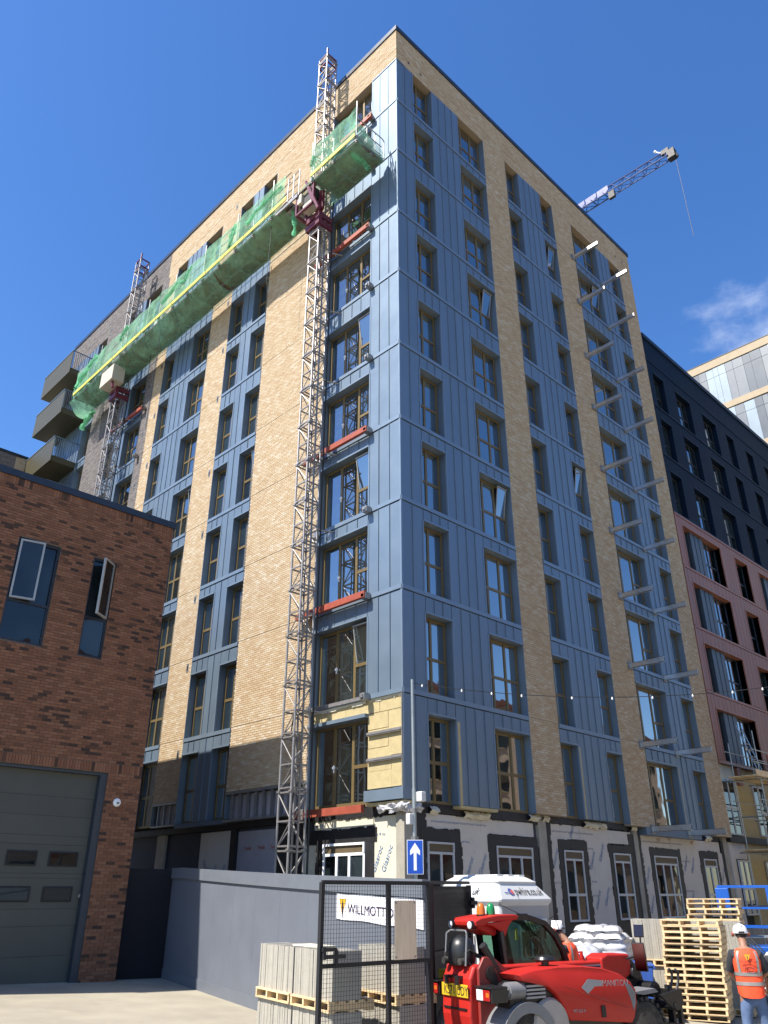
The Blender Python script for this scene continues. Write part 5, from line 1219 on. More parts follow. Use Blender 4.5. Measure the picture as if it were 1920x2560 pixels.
def hooks(v):
    for y in (.66, .9): v.box(-.72, -.63, y - .04, y + .04, 1.17, 1.21); v.box(-.72, -.69, y - .035, y + .035, 1.10, 1.18)
    v.cyl((-.66, .78, 1.2), (-.64, .78, 1.2), .025, 8); v.box(-.665, -.62, .52, 1.04, .805, .83); v.box(-.645, -.6, .72, .80, .44, .60)
tb('rear_hook', 'blackp', hooks)
tb('step_lip', 'reddk', lambda v: v.box(-.68, -.36, .36, 1.2, .36, .45), bevel=.02)
pm = facing((-.662, 1.07, .955), (0, -1, 0))
def npl(v): v.M = pm; v.box(0, .60, 0, .155, 0, .010)
npo = tb('number_plate', 'plate', npl, bevel=.006)
text('plate_lettering', 'KS71 UDY', .155, 'black', npo, pm @ Matrix.Translation((.055, .024, .011)), thick=.0012, width=.80)
# black hose cover in its steel hoop
v = MB(); v.lathe([(.0, 0), (.17, .0), (.20, .06), (.19, .24), (.14, .33), (.05, .37), (0, .375)], 16, c=(-.50, .80, 1.33)); v.build('hose_cover', 'blackp', tele, smooth=True)
v = MB(); v.path([(-.62, .56, 1.33), (-.58, .56, 1.72), (-.55, .62, 1.76), (-.55, .98, 1.76), (-.58, 1.04, 1.72), (-.62, 1.04, 1.33)], .013, 6); v.build('guard_hoop', 'steel', tele, smooth=True)
def hoses(v):
    for k in range(6):
        y = .56 + k * .09; v.path([(-.46, y, 1.30), (-.60, y + .02, 1.40), (-.62, y + .03, 1.47), (-.50, y + .05, 1.52), (-.3, y + .02, 1.42)], .016, 6)
    for y in (.62, 1.0): v.cyl((-.68, y, 1.38), (-.56, y, 1.38), .045, 10)
tb('hydraulic_hose', 'rubber', hoses, smooth=True)
# boom and its head
tb('boom', 'red', lambda v: v.box(-.32, 2.25, .58, .88, 1.06, 1.30), bevel=.02)
tb('boom_head', 'red', lambda v: v.side([(2.0, 1.03), (2.0, 1.34), (2.14, 1.39), (2.62, 1.38), (2.66, 1.12), (2.45, 1.02)], .55, .91), bevel=.03, seg=3)
v = MB(); v.box(1.02, 1.98, .568, .58, 1.13, 1.24); dc = v.build('boom_decal', 'purple', tele); v = MB(); v.box(1.0, 2.0, .572, .579, 1.115, 1.255); v.build('decal_edge', 'silverp', dc)
def bh(v):
    v.side([(2.5, 1.30), (2.72, 1.30), (2.90, 1.14), (3.02, .72), (3.08, .25), (2.86, .22), (2.78, .66), (2.5, 1.04)], .60, .86)
    v.cyl((2.7, .5, 1.12), (2.7, .96, 1.12), .10, 14); v.cyl((2.86, .3, .90), (2.86, .62, .90), .11, 14); v.cyl((2.4, .74, .95), (2.86, .74, .55), .06, 10)
tb('tool_head', 'blackp', bh, smooth=True, bevel=.015)
def carr(v):
    v.box(3.05, 3.12, .05, 1.4, .78, .90); v.box(3.05, 3.12, .05, 1.4, .34, .46)
    for y in (.05, .45, .95, 1.33): v.box(3.06, 3.11, y, y + .07, .34, .9)
    v.cyl((2.95, .0, .70), (2.95, .5, .70), .055, 12); v.side([(2.62, .86), (3.1, .92), (3.12, .72), (2.9, .66)], .02, .07)
    for y in (.12, .24): v.path([(3.1, y, .86), (3.18, y, 1.02), (3.2, y, 1.12), (3.14, y, 1.17)], .022, 6)
tb('fork_carriage', 'blackp', carr)
for y in (.25, 1.05):
    tb('fork', 'black', lambda v: v.side([(3.12, .95), (3.17, .95), (3.17, .12), (4.2, .07), (4.2, .05), (3.12, .05)], y, y + .11))
# engine cover
HP = [(-.17, 1.24), (.10, 1.285), (.55, 1.315), (1.05, 1.305), (1.45, 1.265), (1.80, 1.18), (2.02, 1.07), (2.12, .96), (2.12, .80), (2.04, .62), (1.97, .55), (.74, .66), (.64, .82), (.52, .98), (.36, 1.08), (.12, 1.13), (-.10, 1.17)]
def hood(v):
    prof = [(-.012, .90), (.0, .96), (.03, 1.0), (.30, 1.0), (.40, .992), (.44, .97)]
    c = Vector((1.0, .95)); vs = []
    for y, s in [(.0, .955), (.016, .985), (.05, 1.0), (.38, 1.0), (.42, .985), (.435, .95)]:
        for u, h in HP: vs.append((c.x + (u - c.x) * s, y + .03 * max(0, abs(u - 1.0) - .7), c.y + (h - c.y) * s))
    n = len(HP); m = 6
    v.add(vs, [(i * n + k, i * n + (k + 1) % n, (i + 1) * n + (k + 1) % n, (i + 1) * n + k) for i in range(m - 1) for k in range(n)] + [tuple(range(n)), tuple(range((m - 1) * n, m * n))])
ho = tb('engine_cover', 'red', hood, smooth=True, angle=50)
v = MB(); v.side([(1.86, 1.08), (1.99, 1.02), (2.07, .93), (2.06, .80), (2.0, .70), (1.96, .86)], .006, .016); v.build('front_grille', 'greyp', ho)
v = MB(); v.path([(u, -.004, h) for u, h in [(.66, 1.07), (1.15, .94), (1.92, .74)]], .006, 5); v.build('panel_crease', 'reddk', ho)
v = MB(); v.box(1.34, 1.42, -.008, .01, .66, .80); v.build('cover_latch', 'black', ho)
Mt = facing((1.40, -.006, 1.035), (1, 0, -.03)); text('maker_lettering', 'MANITOU', .115, 'silverp', ho, Mt, thick=.001)
v = MB(); v.M = facing((.98, -.008, .98), (1, 0, 0))
v.prism([(0, .06, 0), (.14, .16, 0), (.42, .13, 0), (.42, .06, 0), (.26, .06, 0), (.12, -.02, 0)], (0, 0, .002)); v.build('maker_emblem', 'silverp', ho)
text('model_lettering', 'MT 625 H', .055, 'silverp', ho, facing((.80, -.005, .75), (1, 0, -.03)), thick=.001)
tb('engine_side', 'blackp', lambda v: v.side([(-.3, .55), (-.22, 1.12), (.1, 1.20), (1.9, 1.1), (2.05, .7), (1.9, .45), (.8, .52), (.5, .9), (-.1, .7)], .10, .42))
def lampb(v): v.cyl((-.28, .12, 1.05), (-.02, .12, 1.05), .105, 18); v.cyl((-.31, .12, 1.05), (-.28, .12, 1.05), .085, 18)
tb('air_filter', 'greyp', lampb, smooth=True)
def louv(v):
    for k in range(4): v.box(.0, .34, .03, .06, .95 + k * .045, .975 + k * .045)
tb('side_louvre', 'silverp', louv)
v = MB(); v.lathe([(.05, 0), (.055, .09), (.14, .09), (.15, .11), (.13, .145), (.05, .165), (0, .168)], 18, c=(.56, .24, 1.28)); v.build('air_intake', 'blackp', tele, smooth=True)
v = MB(); v.cyl((-.38, .44, 1.56), (.16, .44, .84), .052, 14); v.cyl((-.40, .44, 1.585), (-.37, .44, 1.55), .058, 14); v.build('exhaust_pipe', 'blackp', tele, smooth=True)
# cab
def pillars(v):
    for y in (.95, 1.48):
        for a, b in (((.42, y, 1.24), (.36, y, 1.70)), ((.36, y, 1.70), (.40, y, 1.84)), ((.62, y, 1.91), (.92, y, 1.90)), ((.92, y, 1.90), (1.24, y, 1.82)), ((1.24, y, 1.82), (1.44, y, 1.66)), ((1.44, y, 1.66), (1.58, y, 1.45)), ((1.58, y, 1.45), (1.66, y, 1.24))): v.bar(a, b, .075)
    v.bar((1.66, .95, 1.24), (1.66, 1.48, 1.24), .06); v.bar((.42, .95, 1.24), (.42, 1.48, 1.24), .06); v.bar((.92, .95, 1.9), (.92, 1.48, 1.9), .05)
    v.cyl((.40, .90, 1.26), (.34, .90, 1.72), .035, 10)
tb('cab_frame', 'blackp', pillars)
tb('cab_body', 'red', lambda v: v.side([(.30, .52), (.30, 1.23), (1.70, 1.23), (1.78, 1.0), (1.72, .5)], .94, 1.49), bevel=.02)
def side_glass(v, y): v.prism([(.44, y, 1.25), (.40, y, 1.68), (.46, y, 1.86), (.92, y, 1.87), (1.22, y, 1.79), (1.42, y, 1.63), (1.56, y, 1.43), (1.63, y, 1.25)], (0, .005, 0))
tb('cab_window', 'cabglass', lambda v: side_glass(v, .95)); tb('cab_window', 'cabglass', lambda v: side_glass(v, 1.48))
tb('cab_window', 'cabglass', lambda v: v.prism([(.43, .97, 1.25), (.43, 1.46, 1.25), (.37, 1.46, 1.80), (.37, .97, 1.80)], (.005, 0, 0)), label='rear cab window')
tb('cab_window', 'cabglass', lambda v: [v.prism([(a[0], .97, a[1]), (a[0], 1.46, a[1]), (b[0], 1.46, b[1]), (b[0], .97, b[1])], (.004, 0, .002)) for a, b in (((1.65, 1.25), (1.58, 1.44)), ((1.58, 1.44), (1.43, 1.66)), ((1.43, 1.66), (1.23, 1.81)))], label='curved front cab window')
tb('window_grille', 'black', lambda v: [v.cyl((.95 + k * .11, 1.0 + .05 * k, 1.86 - .012 * k * k), (1.25 + k * .085, 1.0 + .05 * k, 1.26), .006, 5) for k in range(7)])
def seat(v): v.box(.62, 1.0, 1.02, 1.40, 1.14, 1.26); v.side([(.55, 1.24), (.50, 1.74), (.58, 1.76), (.68, 1.28)], 1.04, 1.38)
tb('seat', 'black', seat, bevel=.03)
v = MB(); v.cyl((1.3, 1.2, 1.2), (1.22, 1.2, 1.46), .025, 8)
for k in range(16):
    a, b = 2 * math.pi * k / 16, 2 * math.pi * (k + 1) / 16; v.cyl((1.2 + .05 * math.cos(a), 1.2 + .16 * math.sin(a), 1.47 + .15 * math.cos(a)), (1.2 + .05 * math.cos(b), 1.2 + .16 * math.sin(b), 1.47 + .15 * math.cos(b)), .012, 6)
v.build('steering_wheel', 'black', tele)
v = MB(); v.box(1.02, 1.06, 1.38, 1.39, 1.58, 1.74); v.build('yellow_tag', 'toe', tele)
v = MB(); v.box(1.28, 1.32, 1.0, 1.12, 1.60, 1.76); v.build('cab_mirror', 'black', tele)
def roof(v):
    y0, y1 = .90, 1.54
    v.side([(-.14, 1.80), (-.15, 1.865), (-.04, 1.905), (.30, 1.945), (.62, 1.95), (.70, 1.93), (.66, 1.88), (.1, 1.85), (.0, 1.80)], y0, y1)
    v.side([(.02, 1.83), (.66, 1.90), (.56, 1.86), (.48, 1.78), (.42, 1.66), (.385, 1.655), (.34, 1.72), (.20, 1.79)], y0 + .005, y0 + .055)
    v.side([(.02, 1.83), (.66, 1.90), (.56, 1.86), (.48, 1.78), (.42, 1.66), (.385, 1.655), (.34, 1.72), (.20, 1.79)], y1 - .055, y1 - .005)
    v.side([(-.10, 1.79), (-.08, 1.82), (.3, 1.84), (.35, 1.70), (.30, 1.66)], y0 + .12, y1 - .05)
tb('cab_roof', 'red', roof, bevel=.014)
for y in (.98, 1.46):
    v = MB(); v.cyl((-.20, y, 1.815), (-.10, y, 1.815), .058, 18); l = v.build('work_lamp', 'blackp', tele, smooth=True)
    v = MB(); v.lathe([(.0, -.215), (.03, -.213), (.050, -.205), (.054, -.195)], 18, 'x', (0, y, 1.815)); v.build('lens', 'clearl', l, smooth=True)
for u, y, mt in ((.20, 1.20, 'amber'), (.36, 1.16, 'greenl')):
    v = MB(); v.lathe([(.066, 0), (.066, .05), (.062, .09), (.050, .13), (.03, .155), (.0, .165)], 16, c=(u, y, 1.945)); v.build('beacon', mt, tele, smooth=True)
    v = MB(); v.cyl((u, y, 1.93), (u, y, 1.95), .07, 14); v.build('beacon_base', 'black', tele)
v = MB(); v.cyl((.85, .98, 1.93), (.42, 1.02, 2.09), .005, 5); v.cyl((.75, 1.0, 1.94), (.95, 1.0, 1.94), .02, 6); v.path([(1.0, 1.1, 1.94), (1.2, 1.1, 1.9), (1.4, 1.1, 1.72)], .008, 5); v.path([(1.30, .9, 1.88), (1.42, .9, 1.92), (1.5, .92, 1.8), (1.56, .93, 1.6)], .006, 5); v.build('aerial', 'black', tele)
# lamps, chock holder, mirrors
def tail(y0, y1):
    v = MB(); v.box(-.62, -.34, y0, y1, .93, 1.10); v.box(-.66, -.34, y0 - .01, y1 + .01, 1.095, 1.115); o = v.build('tail_lamp', 'blackp', tele, bevel=.01)
    v = MB(); v.box(-.645, -.621, y0 + .02, (y0 + y1) / 2, .95, 1.08); v.build('red_lens', 'lens', o, bevel=.01)
    v = MB(); v.box(-.645, -.621, (y0 + y1) / 2 + .004, y1 - .02, .95, 1.08); v.build('clear_lens', 'clearl', o, bevel=.01)
    v = MB(); v.box(-.646, -.62, y0 + .03, y0 + .09, 1.0, 1.05); v.build('amber_lens', 'amber', o)
tail(.02, .34); tail(1.2, 1.48)
v = MB()
for z in (1.02, 1.22): v.box(-.42, -.12, 1.24, 1.50, z, z + .015)
v.box(-.42, -.12, 1.24, 1.255, 1.02, 1.235); v.box(-.42, -.12, 1.485, 1.50, 1.02, 1.235); v.build('chock_holder', 'toe', tele)
def mirror(M, w, h):
    v = MB(M); v.box(0, w, 0, h, 0, .03); o = v.build('mirror', 'blackp', tele, bevel=.012)
    v = MB(M); v.box(.012, w - .012, .012, h - .012, .0305, .032); v.build('mirror_glass', 'mirror_glass', o)
mirror(facing((2.52, .30, 1.62), (.35, -.94, 0), (0.12, .15, 1)), .16, .19); mirror(facing((2.52, .34, 1.16), (.35, -.94, 0), (-.30, .35, 1)), .20, .40)
v = MB(); v.path([(2.55, .62, 1.30), (2.55, .36, 1.35), (2.57, .24, 1.45), (2.56, .22, 1.65)], .014, 6); v.build('mirror_arm', 'black', tele, smooth=True)
v = MB(); v.box(1.9, 1.93, .86, .9, 1.3, 1.42); v.cyl((1.74, .7, 1.32), (1.74, .7, 1.42), .02, 6); v.path([(1.7, .7, 1.31), (1.68, .72, 1.42), (1.78, .74, 1.42), (1.8, .7, 1.31)], .012, 6); v.build('lifting_eye', 'red', tele)
# mudguards and wheels
def fender(uc, y0, y1, r, a0, a1):
    v = MB(); n = 16
    for k in range(n):
        a, b = R(a0 + (a1 - a0) * k / n), R(a0 + (a1 - a0) * (k + 1) / n); P = []
        for rr in (r, r - .02): P += [(uc + rr * math.cos(a), rr * math.sin(a) + .42), (uc + rr * math.cos(b), rr * math.sin(b) + .42)]
        v.side([P[0], P[1], P[3], P[2]], y0, y1); v.side([P[2], P[3], (uc + (r - .13) * math.cos(b), (r - .13) * math.sin(b) + .42), (uc + (r - .13) * math.cos(a), (r - .13) * math.sin(a) + .42)], y0, y0 + .02)
    v.build('mudguard', 'greyp', tele)
fender(.0, .0, .42, .50, 28, 178); fender(.0, 1.08, 1.5, .50, 28, 178)
v = MB(); v.side([(2.02, .92), (2.55, .95), (2.62, .90), (2.3, .88)], .05, .40); v.build('mudguard', 'greyp', tele, label='flat front mudguard')
def wheel(u, y0, y1, out):
    yo = y0 if out < 0 else y1
    v = MB(); w = y1 - y0; c = (u, y0, .42)
    s = [(.0, .10), (.17, .10), (.19, .06), (.25, .03), (.26, 0)] if out < 0 else [(.0, w - .10), (.17, w - .10), (.19, w - .06), (.25, w - .03), (.26, w)]
    v.lathe(s, 24, 'y', c); o = v.build('wheel', 'steel', tele, smooth=True, label='wheel with a dusty steel rim')
    v = MB(); v.lathe([(.25, .0), (.30, -.01), (.37, .0), (.40, .04), (.41, w / 2), (.40, w - .04), (.37, w), (.30, w + .01), (.25, w)], 36, 'y', c)
    for k in range(22):
        for sd in (0, 1):
            a = 2 * math.pi * (k + sd * .5) / 22; ca, sa = math.cos(a), math.sin(a); ta = Vector((-sa, 0, ca)); ra = Vector((ca, 0, sa)); p = Vector(c)
            yA, yB = (-.015, w * .55) if sd == 0 else (w * .45, w + .015)
            q = [p + ra * .385 + ta * -.028, p + ra * .385 + ta * .028, p + ra * .432 + ta * .022, p + ra * .432 + ta * -.022]
            v.prism([x + Vector((0, yA, 0)) for x in q], (0, yB - yA, 0))
    v.build('tyre', 'rubber', o)
    v = MB()
    for k in range(8):
        a = 2 * math.pi * k / 8; yy = y0 + (.09 if out < 0 else w - .11); v.cyl((u + .11 * math.cos(a), yy, .42 + .11 * math.sin(a)), (u + .11 * math.cos(a), yy + .02, .42 + .11 * math.sin(a)), .014, 6)
    v.build('wheel_nut', 'steel', o)
for u in (0, 2.3): wheel(u, .06, .36, -1); wheel(u, 1.14, 1.44, 1)
v = MB(); v.lathe([(0, -.07), (.30, -.05), (.33, .0), (.30, .04), (0, .05)], 20, 'y', (.42, .07, .62)); v.build('fuel_tank', 'dusty', tele, smooth=True, label='dusty pale tank behind the rear wheel')

# ---------------------------------------------------------------- white moulded gatehouse pod
PX, PY = -1.69, -4.22; pz = gz(PX, PY)
pod = thing('gatehouse_pod', 'white moulded site pod with chamfered roof lettered pwhire.co.uk', 'site pod', (PX, PY, pz))
WX, WY = 1.75, 1.9                                      # runs back along +x and +y from its near corner
def loop(o, z): return [(PX + o, PY + o, z), (PX + WX - o, PY + o, z), (PX + WX - o, PY + WY - o, z), (PX + o, PY + WY - o, z)]
v = MB(); Ls = [(.02, pz), (.0, -.20), (-.05, -.12), (-.055, -.08), (.17, .20), (.15, .24), (.30, .33), (.34, .345)]
vs = []
for o, z in Ls:
    c = .16                                             # cut corners
    x0, x1, y0, y1 = PX + o, PX + WX - o, PY + o, PY + WY - o
    vs += [(x0 + c * .25, y0, z), (x1 - c, y0, z), (x1, y0 + c, z), (x1, y1 - c, z), (x1 - c, y1, z), (x0 + c, y1, z), (x0, y1 - c, z), (x0, y0 + c * .25, z)]
n = 8
v.add(vs, [(i * n + k, i * n + (k + 1) % n, (i + 1) * n + (k + 1) % n, (i + 1) * n + k) for i in range(len(Ls) - 1) for k in range(n)] + [tuple(range(n)), tuple(range((len(Ls) - 1) * n, len(Ls) * n))])
v.build('shell', 'podw', pod, bevel=.012)
v = MB(); v.prism([(PX + .05, PY - .003, pz), (PX + WX - .18, PY - .003, pz), (PX + WX - .18, PY - .003, -.155), (PX + .05, PY - .003, -.155)], (0, .004, 0)); v.build('side_shade_skin', 'podshade', pod)  # painted shade: darker grey skin over the white shell, sunless wall only
v = MB()
for k in range(3): v.box(PX + .42 + k * .36, PX + .62 + k * .36, PY + .36, PY + WY - .36, .34, .375)
v.build('roof_rib', 'podw', pod, bevel=.012)
def pod_window(F):
    M = facing((PX + .52, PY - .004, -1.15), (1, 0, 0)) if F == 'y' else facing((PX - .004, PY + 1.45, -1.15), (0, -1, 0))
    v = MB(M); W_ = .78
    v.box(-.08, W_ + .08, .66, .72, -.01, .09); v.box(-.08, -.02, .42, .66, -.01, .09); v.box(W_ + .02, W_ + .08, .42, .66, -.01, .09); o = v.build('window_hood', 'podw', pod, bevel=.012)
    v = MB(M)
    for a, b, c, d in ((0, .06, 0, .58), (W_ - .06, W_, 0, .58), (.06, W_ - .06, .50, .58), (.06, W_ - .06, 0, .06), (W_ / 2 - .025, W_ / 2 + .025, .06, .50)): v.box(a, b, c, d, -.01, .03)
    w = v.build('window', 'pvc', pod)
    for a, b in ((.06, W_ / 2 - .025), (W_ / 2 + .025, W_ - .06)):
        v = MB(M); v.box(a, b, .06, .50, -.005, .004); v.build('pane', 'paneb', w)
    if F == 'y': v = MB(M); v.box(.1, .62, .645, .659, .091, .094); v.build('yellow_strip', 'toe', pod)
pod_window('y'); pod_window('x')
# lettering lies on the sloped fascia
slope = Vector((0, .225, .28)).normalized()
Mf = facing((PX + .50, PY - .05 + .055, -.005), (1, 0, 0), slope); Mf = Mf @ Matrix.Translation((0, 0, .012))
text('lettering', 'pwhire.co.uk', .25, 'podtxt', pod, Mf @ Matrix.Translation((.03, 0, 0)), thick=.001, shear=.12, width=.70)
v = MB(Mf); v.lathe([(.03, 0), (.075, 0), (.075, .002), (.03, .002)], 14, c=(-.09, .07, 0)); v.build('roundel', 'bluetxt', pod)
v = MB(Mf); v.lathe([(.0, 0), (.05, 0), (.05, .0025), (0, .0025)], 12, c=(-.06, .06, .001)); v.build('roundel', 'pink', pod)
v = MB(Mf); v.box(-.30, -.18, .04, .06, 0, .002); v.build('flash', 'bluetxt', pod)
Mf2 = facing((PX - .05 + .055, PY + 1.52, -.005), (0, -1, 0), Vector((.225, 0, .28)).normalized()) @ Matrix.Translation((0, 0, .012))
text('lettering', 'pwhire.co.uk', .25, 'podtxt', pod, Mf2 @ Matrix.Translation((.06, 0, 0)), thick=.001, shear=.12, width=.70)
v = MB(); v.prism([(PX + .20, PY + WY - .5, .252), (PX + .6, PY + WY - .6, .30), (PX + .7, PY + WY - .9, .30), (PX + .22, PY + WY - .72, .252)], (0, 0, .02)); v.build('blue_corner_print', 'bluetxt', pod)

# ---------------------------------------------------------------- stacked timber pallets
ang = math.atan2(-.95, .31); pdx = Vector((math.cos(ang), math.sin(ang), 0)); pdy = Vector((-pdx.y, pdx.x, 0))
proto = local(thing('pallet', 'timber pallet', 'pallet', (0, 0, 0), .01)); PH = .118
pallet_parts(proto, 1.22, 1.0, PH, Matrix.Identity(4), nb=5)
ordn = ['lowest', 'second', 'third', 'fourth', 'fifth', 'sixth', 'seventh', 'eighth', 'ninth', 'tenth', 'eleventh', 'twelfth', 'thirteenth', 'fourteenth', 'fifteenth', 'sixteenth']
PBASE = at(6.10, 19.75); first = True
random.seed(12)
for k in range(16):
    o = proto if first else copy_tree(proto); first = False
    sh_ = .10 * k / 15 - .02 + random.uniform(-.022, .022)
    p = PBASE + pdx * sh_ + pdy * random.uniform(-.02, .03); o.location = (p.x, p.y, PBASE.z + k * PH); o.rotation_euler = (0, 0, ang + random.uniform(-.015, .015))
    o['label'] = f'{ordn[k]} pallet from the ground in the front stack, left of the man in orange'; o['group'] = 'pallets in the front stack'
b = at(7.62, 22.4)
NB = 20
ordn2 = ordn + ['seventeenth', 'eighteenth', 'nineteenth', 'topmost']
for k in range(NB):
    o = copy_tree(proto); p = b + pdx * (random.uniform(-.02, .02) + .006 * k) + pdy * random.uniform(-.02, .02)
    o.location = (p.x, p.y, b.z + k * PH); o.rotation_euler = (0, 0, ang + random.uniform(-.012, .012)); o['label'] = f'{ordn2[k]} pallet from the ground in the taller rear stack by the blue lift'; o['group'] = 'pallets in the rear stack'
# slab packs behind the pallets: two high, side by side
for j, (l, d) in enumerate(((5.75, 20.6), (7.15, 21.1))):
    p = at(l, d); xd = pdx
    for z, wd in ((0, 'lower'), (.93, 'upper')):
        slab_pack(Vector((p.x, p.y, p.z + z)), xd, 24, f'{wd} pack of tall slabs behind the pallets, ' + ('on their left' if j == 0 else 'beside the man in orange'), 'slab packs behind the pallets', hgt=.80, wid=.6)

# ---------------------------------------------------------------- shrink-wrapped load, sacks, blue bins
def lump(name, P, xd, sx, sy, rows, rh, matl, lab, cat, seed):
    """a pallet load of bagged goods: each bag a bulging cushion, laid in courses"""
    random.seed(seed); t = local(thing(name, lab, cat, P, math.atan2(xd[1], xd[0]) + 1e-4))
    for r_ in range(rows):
        nx, ny = (3, 2) if r_ % 2 else (2, 3)
        tap = 1 - .03 * max(0, r_ - rows + 3) * 2.0
        for i in range(nx):
            for j in range(ny):
                v = MB(); w, d = sx / nx, sy / ny; cx, cy = -sx / 2 + w * (i + .5), -sy / 2 + d * (j + .5)
                if r_ == rows - 1 and random.random() < .35: continue
                def fn(a, b): return None
                N = 8; vs = []
                for s in (1, -1):
                    for a in range(N + 1):
                        for b in range(N + 1):
                            u, q = a / N * 2 - 1, b / N * 2 - 1; e = (1 - abs(u) ** 4) * (1 - abs(q) ** 4)
                            x = cx * tap + u * w * .54 * tap; y = cy * tap + q * d * .54 * tap; z = (r_ + .5) * rh + s * rh * .72 * e ** .4
                            k = wr((x * 3 + seed, y * 3, r_ * 2.1 + s), 2.2) * .03; vs.append((x + k, y + k * .7, .13 + z + k * .8))
                m_ = (N + 1) ** 2
                fs = [(o_ + a * (N + 1) + b, o_ + (a + 1) * (N + 1) + b, o_ + (a + 1) * (N + 1) + b + 1, o_ + a * (N + 1) + b + 1) for o_ in (0, m_) for a in range(N) for b in range(N)]
                v.add(vs, fs); v.build('bag', matl, t, smooth=True, angle=80)
    pl = local(thing('pallet', 'pallet under the ' + lab.split(' ', 1)[1], 'pallet', P, math.atan2(xd[1], xd[0]) + 1e-4)); pallet_parts(pl, sx, sy, .13, Matrix.Translation((-sx / 2, -sy / 2, 0)))
    return t
p = at(4.98, 20.6); wt = lump('wrapped_load', p, (pdx.x * .9 - pdx.y * .1, pdx.y * .9 - .15), 1.25, 1.1, 10, .155, 'shrink', 'tall shrink-wrapped load of white bags under the ground floor windows', 'wrapped load', 3)
v = MB()
def skirt(a, b):
    th = a * 2 * math.pi; c, s = math.cos(th), math.sin(th); k = (abs(c) ** 8 + abs(s) ** 8) ** (-1 / 8)
    z = .02 + 1.42 * b; rr = 1 + .08 * (1 - b) ** 3 + .05 * abs(math.sin(math.pi * (z - .13) / .155)) + .04 * wr((c * 3, s * 3, b * 5), 2) - .10 * max(0, b - .75)
    return (c * k * .70 * rr, s * k * .635 * rr, z + .05 * wr((c * 4, s * 4, 2), 2) * b)
v.grid(skirt, 72, 60); v.build('wrapping_film', 'shrink', wt, smooth=True, angle=80)
p = at(9.9, 22.0); lump('sack_load', p, pdx, 1.2, 1.0, 7, .16, 'sack', 'load of white sacks behind the man in orange at the right edge', 'sacks', 8)
# clear bag of rubbish beside the man at the telehandler
v = MB()
def heap(a, b):
    th = a * 2 * math.pi; r_ = .36 * math.sin(b * math.pi / 2 + .02); z = .72 * math.cos(b * math.pi / 2) ** .7
    k = 1 + .35 * wr((math.cos(th), math.sin(th), b * 2), 2.5); P_ = at(3.75, 16.6); return (P_.x + r_ * k * math.cos(th) * 1.3, P_.y + r_ * k * math.sin(th), P_.z + .75 + z)
v.grid(heap, 26, 14); o = v.build('plastic_heap', 'shrink', None, smooth=True, angle=80); tag(o, 'crumpled clear plastic beside the white-helmeted man behind the telehandler', 'plastic sheet')
v = MB(); P_ = at(3.75, 16.6); v.box(P_.x - .45, P_.x + .45, P_.y - .4, P_.y + .4, P_.z, P_.z + .78); o = v.build('steel_bin', 'steel', None, bevel=.02); tag(o, 'grey steel bin under the crumpled plastic behind the telehandler', 'bin')
def bin_(l, d, lab, rz):
    P = at(l, d); t = local(thing('wheelie_bin', lab, 'bin', P, rz, 'blue wheelie bins'))
    v = MB(); b0, b1 = .23, .29; v.add([(-b0, -b0, .08), (b0, -b0, .08), (b0, b0, .08), (-b0, b0, .08), (-b1, -b1 - .04, 1.0), (b1, -b1 - .04, 1.0), (b1, b1, 1.0), (-b1, b1, 1.0)], [(3, 2, 1, 0), (4, 5, 6, 7), (0, 1, 5, 4), (1, 2, 6, 5), (2, 3, 7, 6), (3, 0, 4, 7)]); v.build('body', 'bin', t, bevel=.02)
    v = MB(); v.box(-.31, .31, -.36, .31, 1.0, 1.05); v.box(-.31, .31, -.37, -.33, .95, 1.03); v.build('lid', 'bin', t, bevel=.02)
    v = MB(); v.cyl((-.24, .34, 1.0), (.24, .34, 1.0), .02, 8); v.build('handle', 'bin', t)
    v = MB(); v.cyl((-.28, .24, .10), (-.22, .24, .10), .10, 14); v.cyl((.22, .24, .10), (.28, .24, .10), .10, 14); v.build('wheel', 'rubber', t)
bin_(5.35, 19.2, 'nearer blue wheelie bin between the wrapped load and the slabs', .6); bin_(5.3, 20.0, 'blue wheelie bin half hidden behind another blue bin', .5)

# ---------------------------------------------------------------- blue scissor lift and leaning scaffold frames
LP = at(10.75, 24.3) + Vector((0, 0, .12)); la = ang + .05; lift = local(thing('scissor_lift', 'bright blue scissor lift with raised guard rails at the right edge', 'lift', LP, la))
v = MB(); v.box(-1.35, 1.35, -.6, .6, .35, .85); v.build('chassis', 'lift', lift, bevel=.03)
v = MB(); v.box(-1.3, 1.35, -.6, .6, 1.02, 1.20); v.build('deck', 'lift', lift, bevel=.02)
v = MB()
for y in (-.55, .55):
    for a, b, c, d in ((-1.2, .88, 1.2, .97), (1.2, .88, -1.2, .97), (-1.2, .97, 1.2, 1.03), (1.2, .97, -1.2, 1.03)): v.bar((a, y, b), (c, y, d), .05)
v.build('scissor_arms', 'lift', lift)
v = MB()
for x in (-1.28, -.05, 1.3):
    for y in (-.58, .58): v.bar((x, y, 1.2), (x, y, 2.66), .055)
for z in (1.66, 2.12, 2.66):
    w_ = .06 if z > 2.5 else .04
    for y in (-.58, .58): v.bar((-1.3, y, z), (1.32, y, z), w_)
    for x in (-1.28, 1.3): v.bar((x, -.58, z), (x, .58, z), w_)
v.build('guard_rail', 'lift', lift)
v = MB(); v.box(-1.36, -1.02, -.66, -.5, 2.10, 2.62); v.build('control_box', 'lift', lift, bevel=.02)
for x in (-.95, .95):
    for y in (-.55, .55): v = MB(); v.cyl((x, y - .1, .2), (x, y + .1, .2), .2, 16); v.build('wheel', 'rubber', lift)
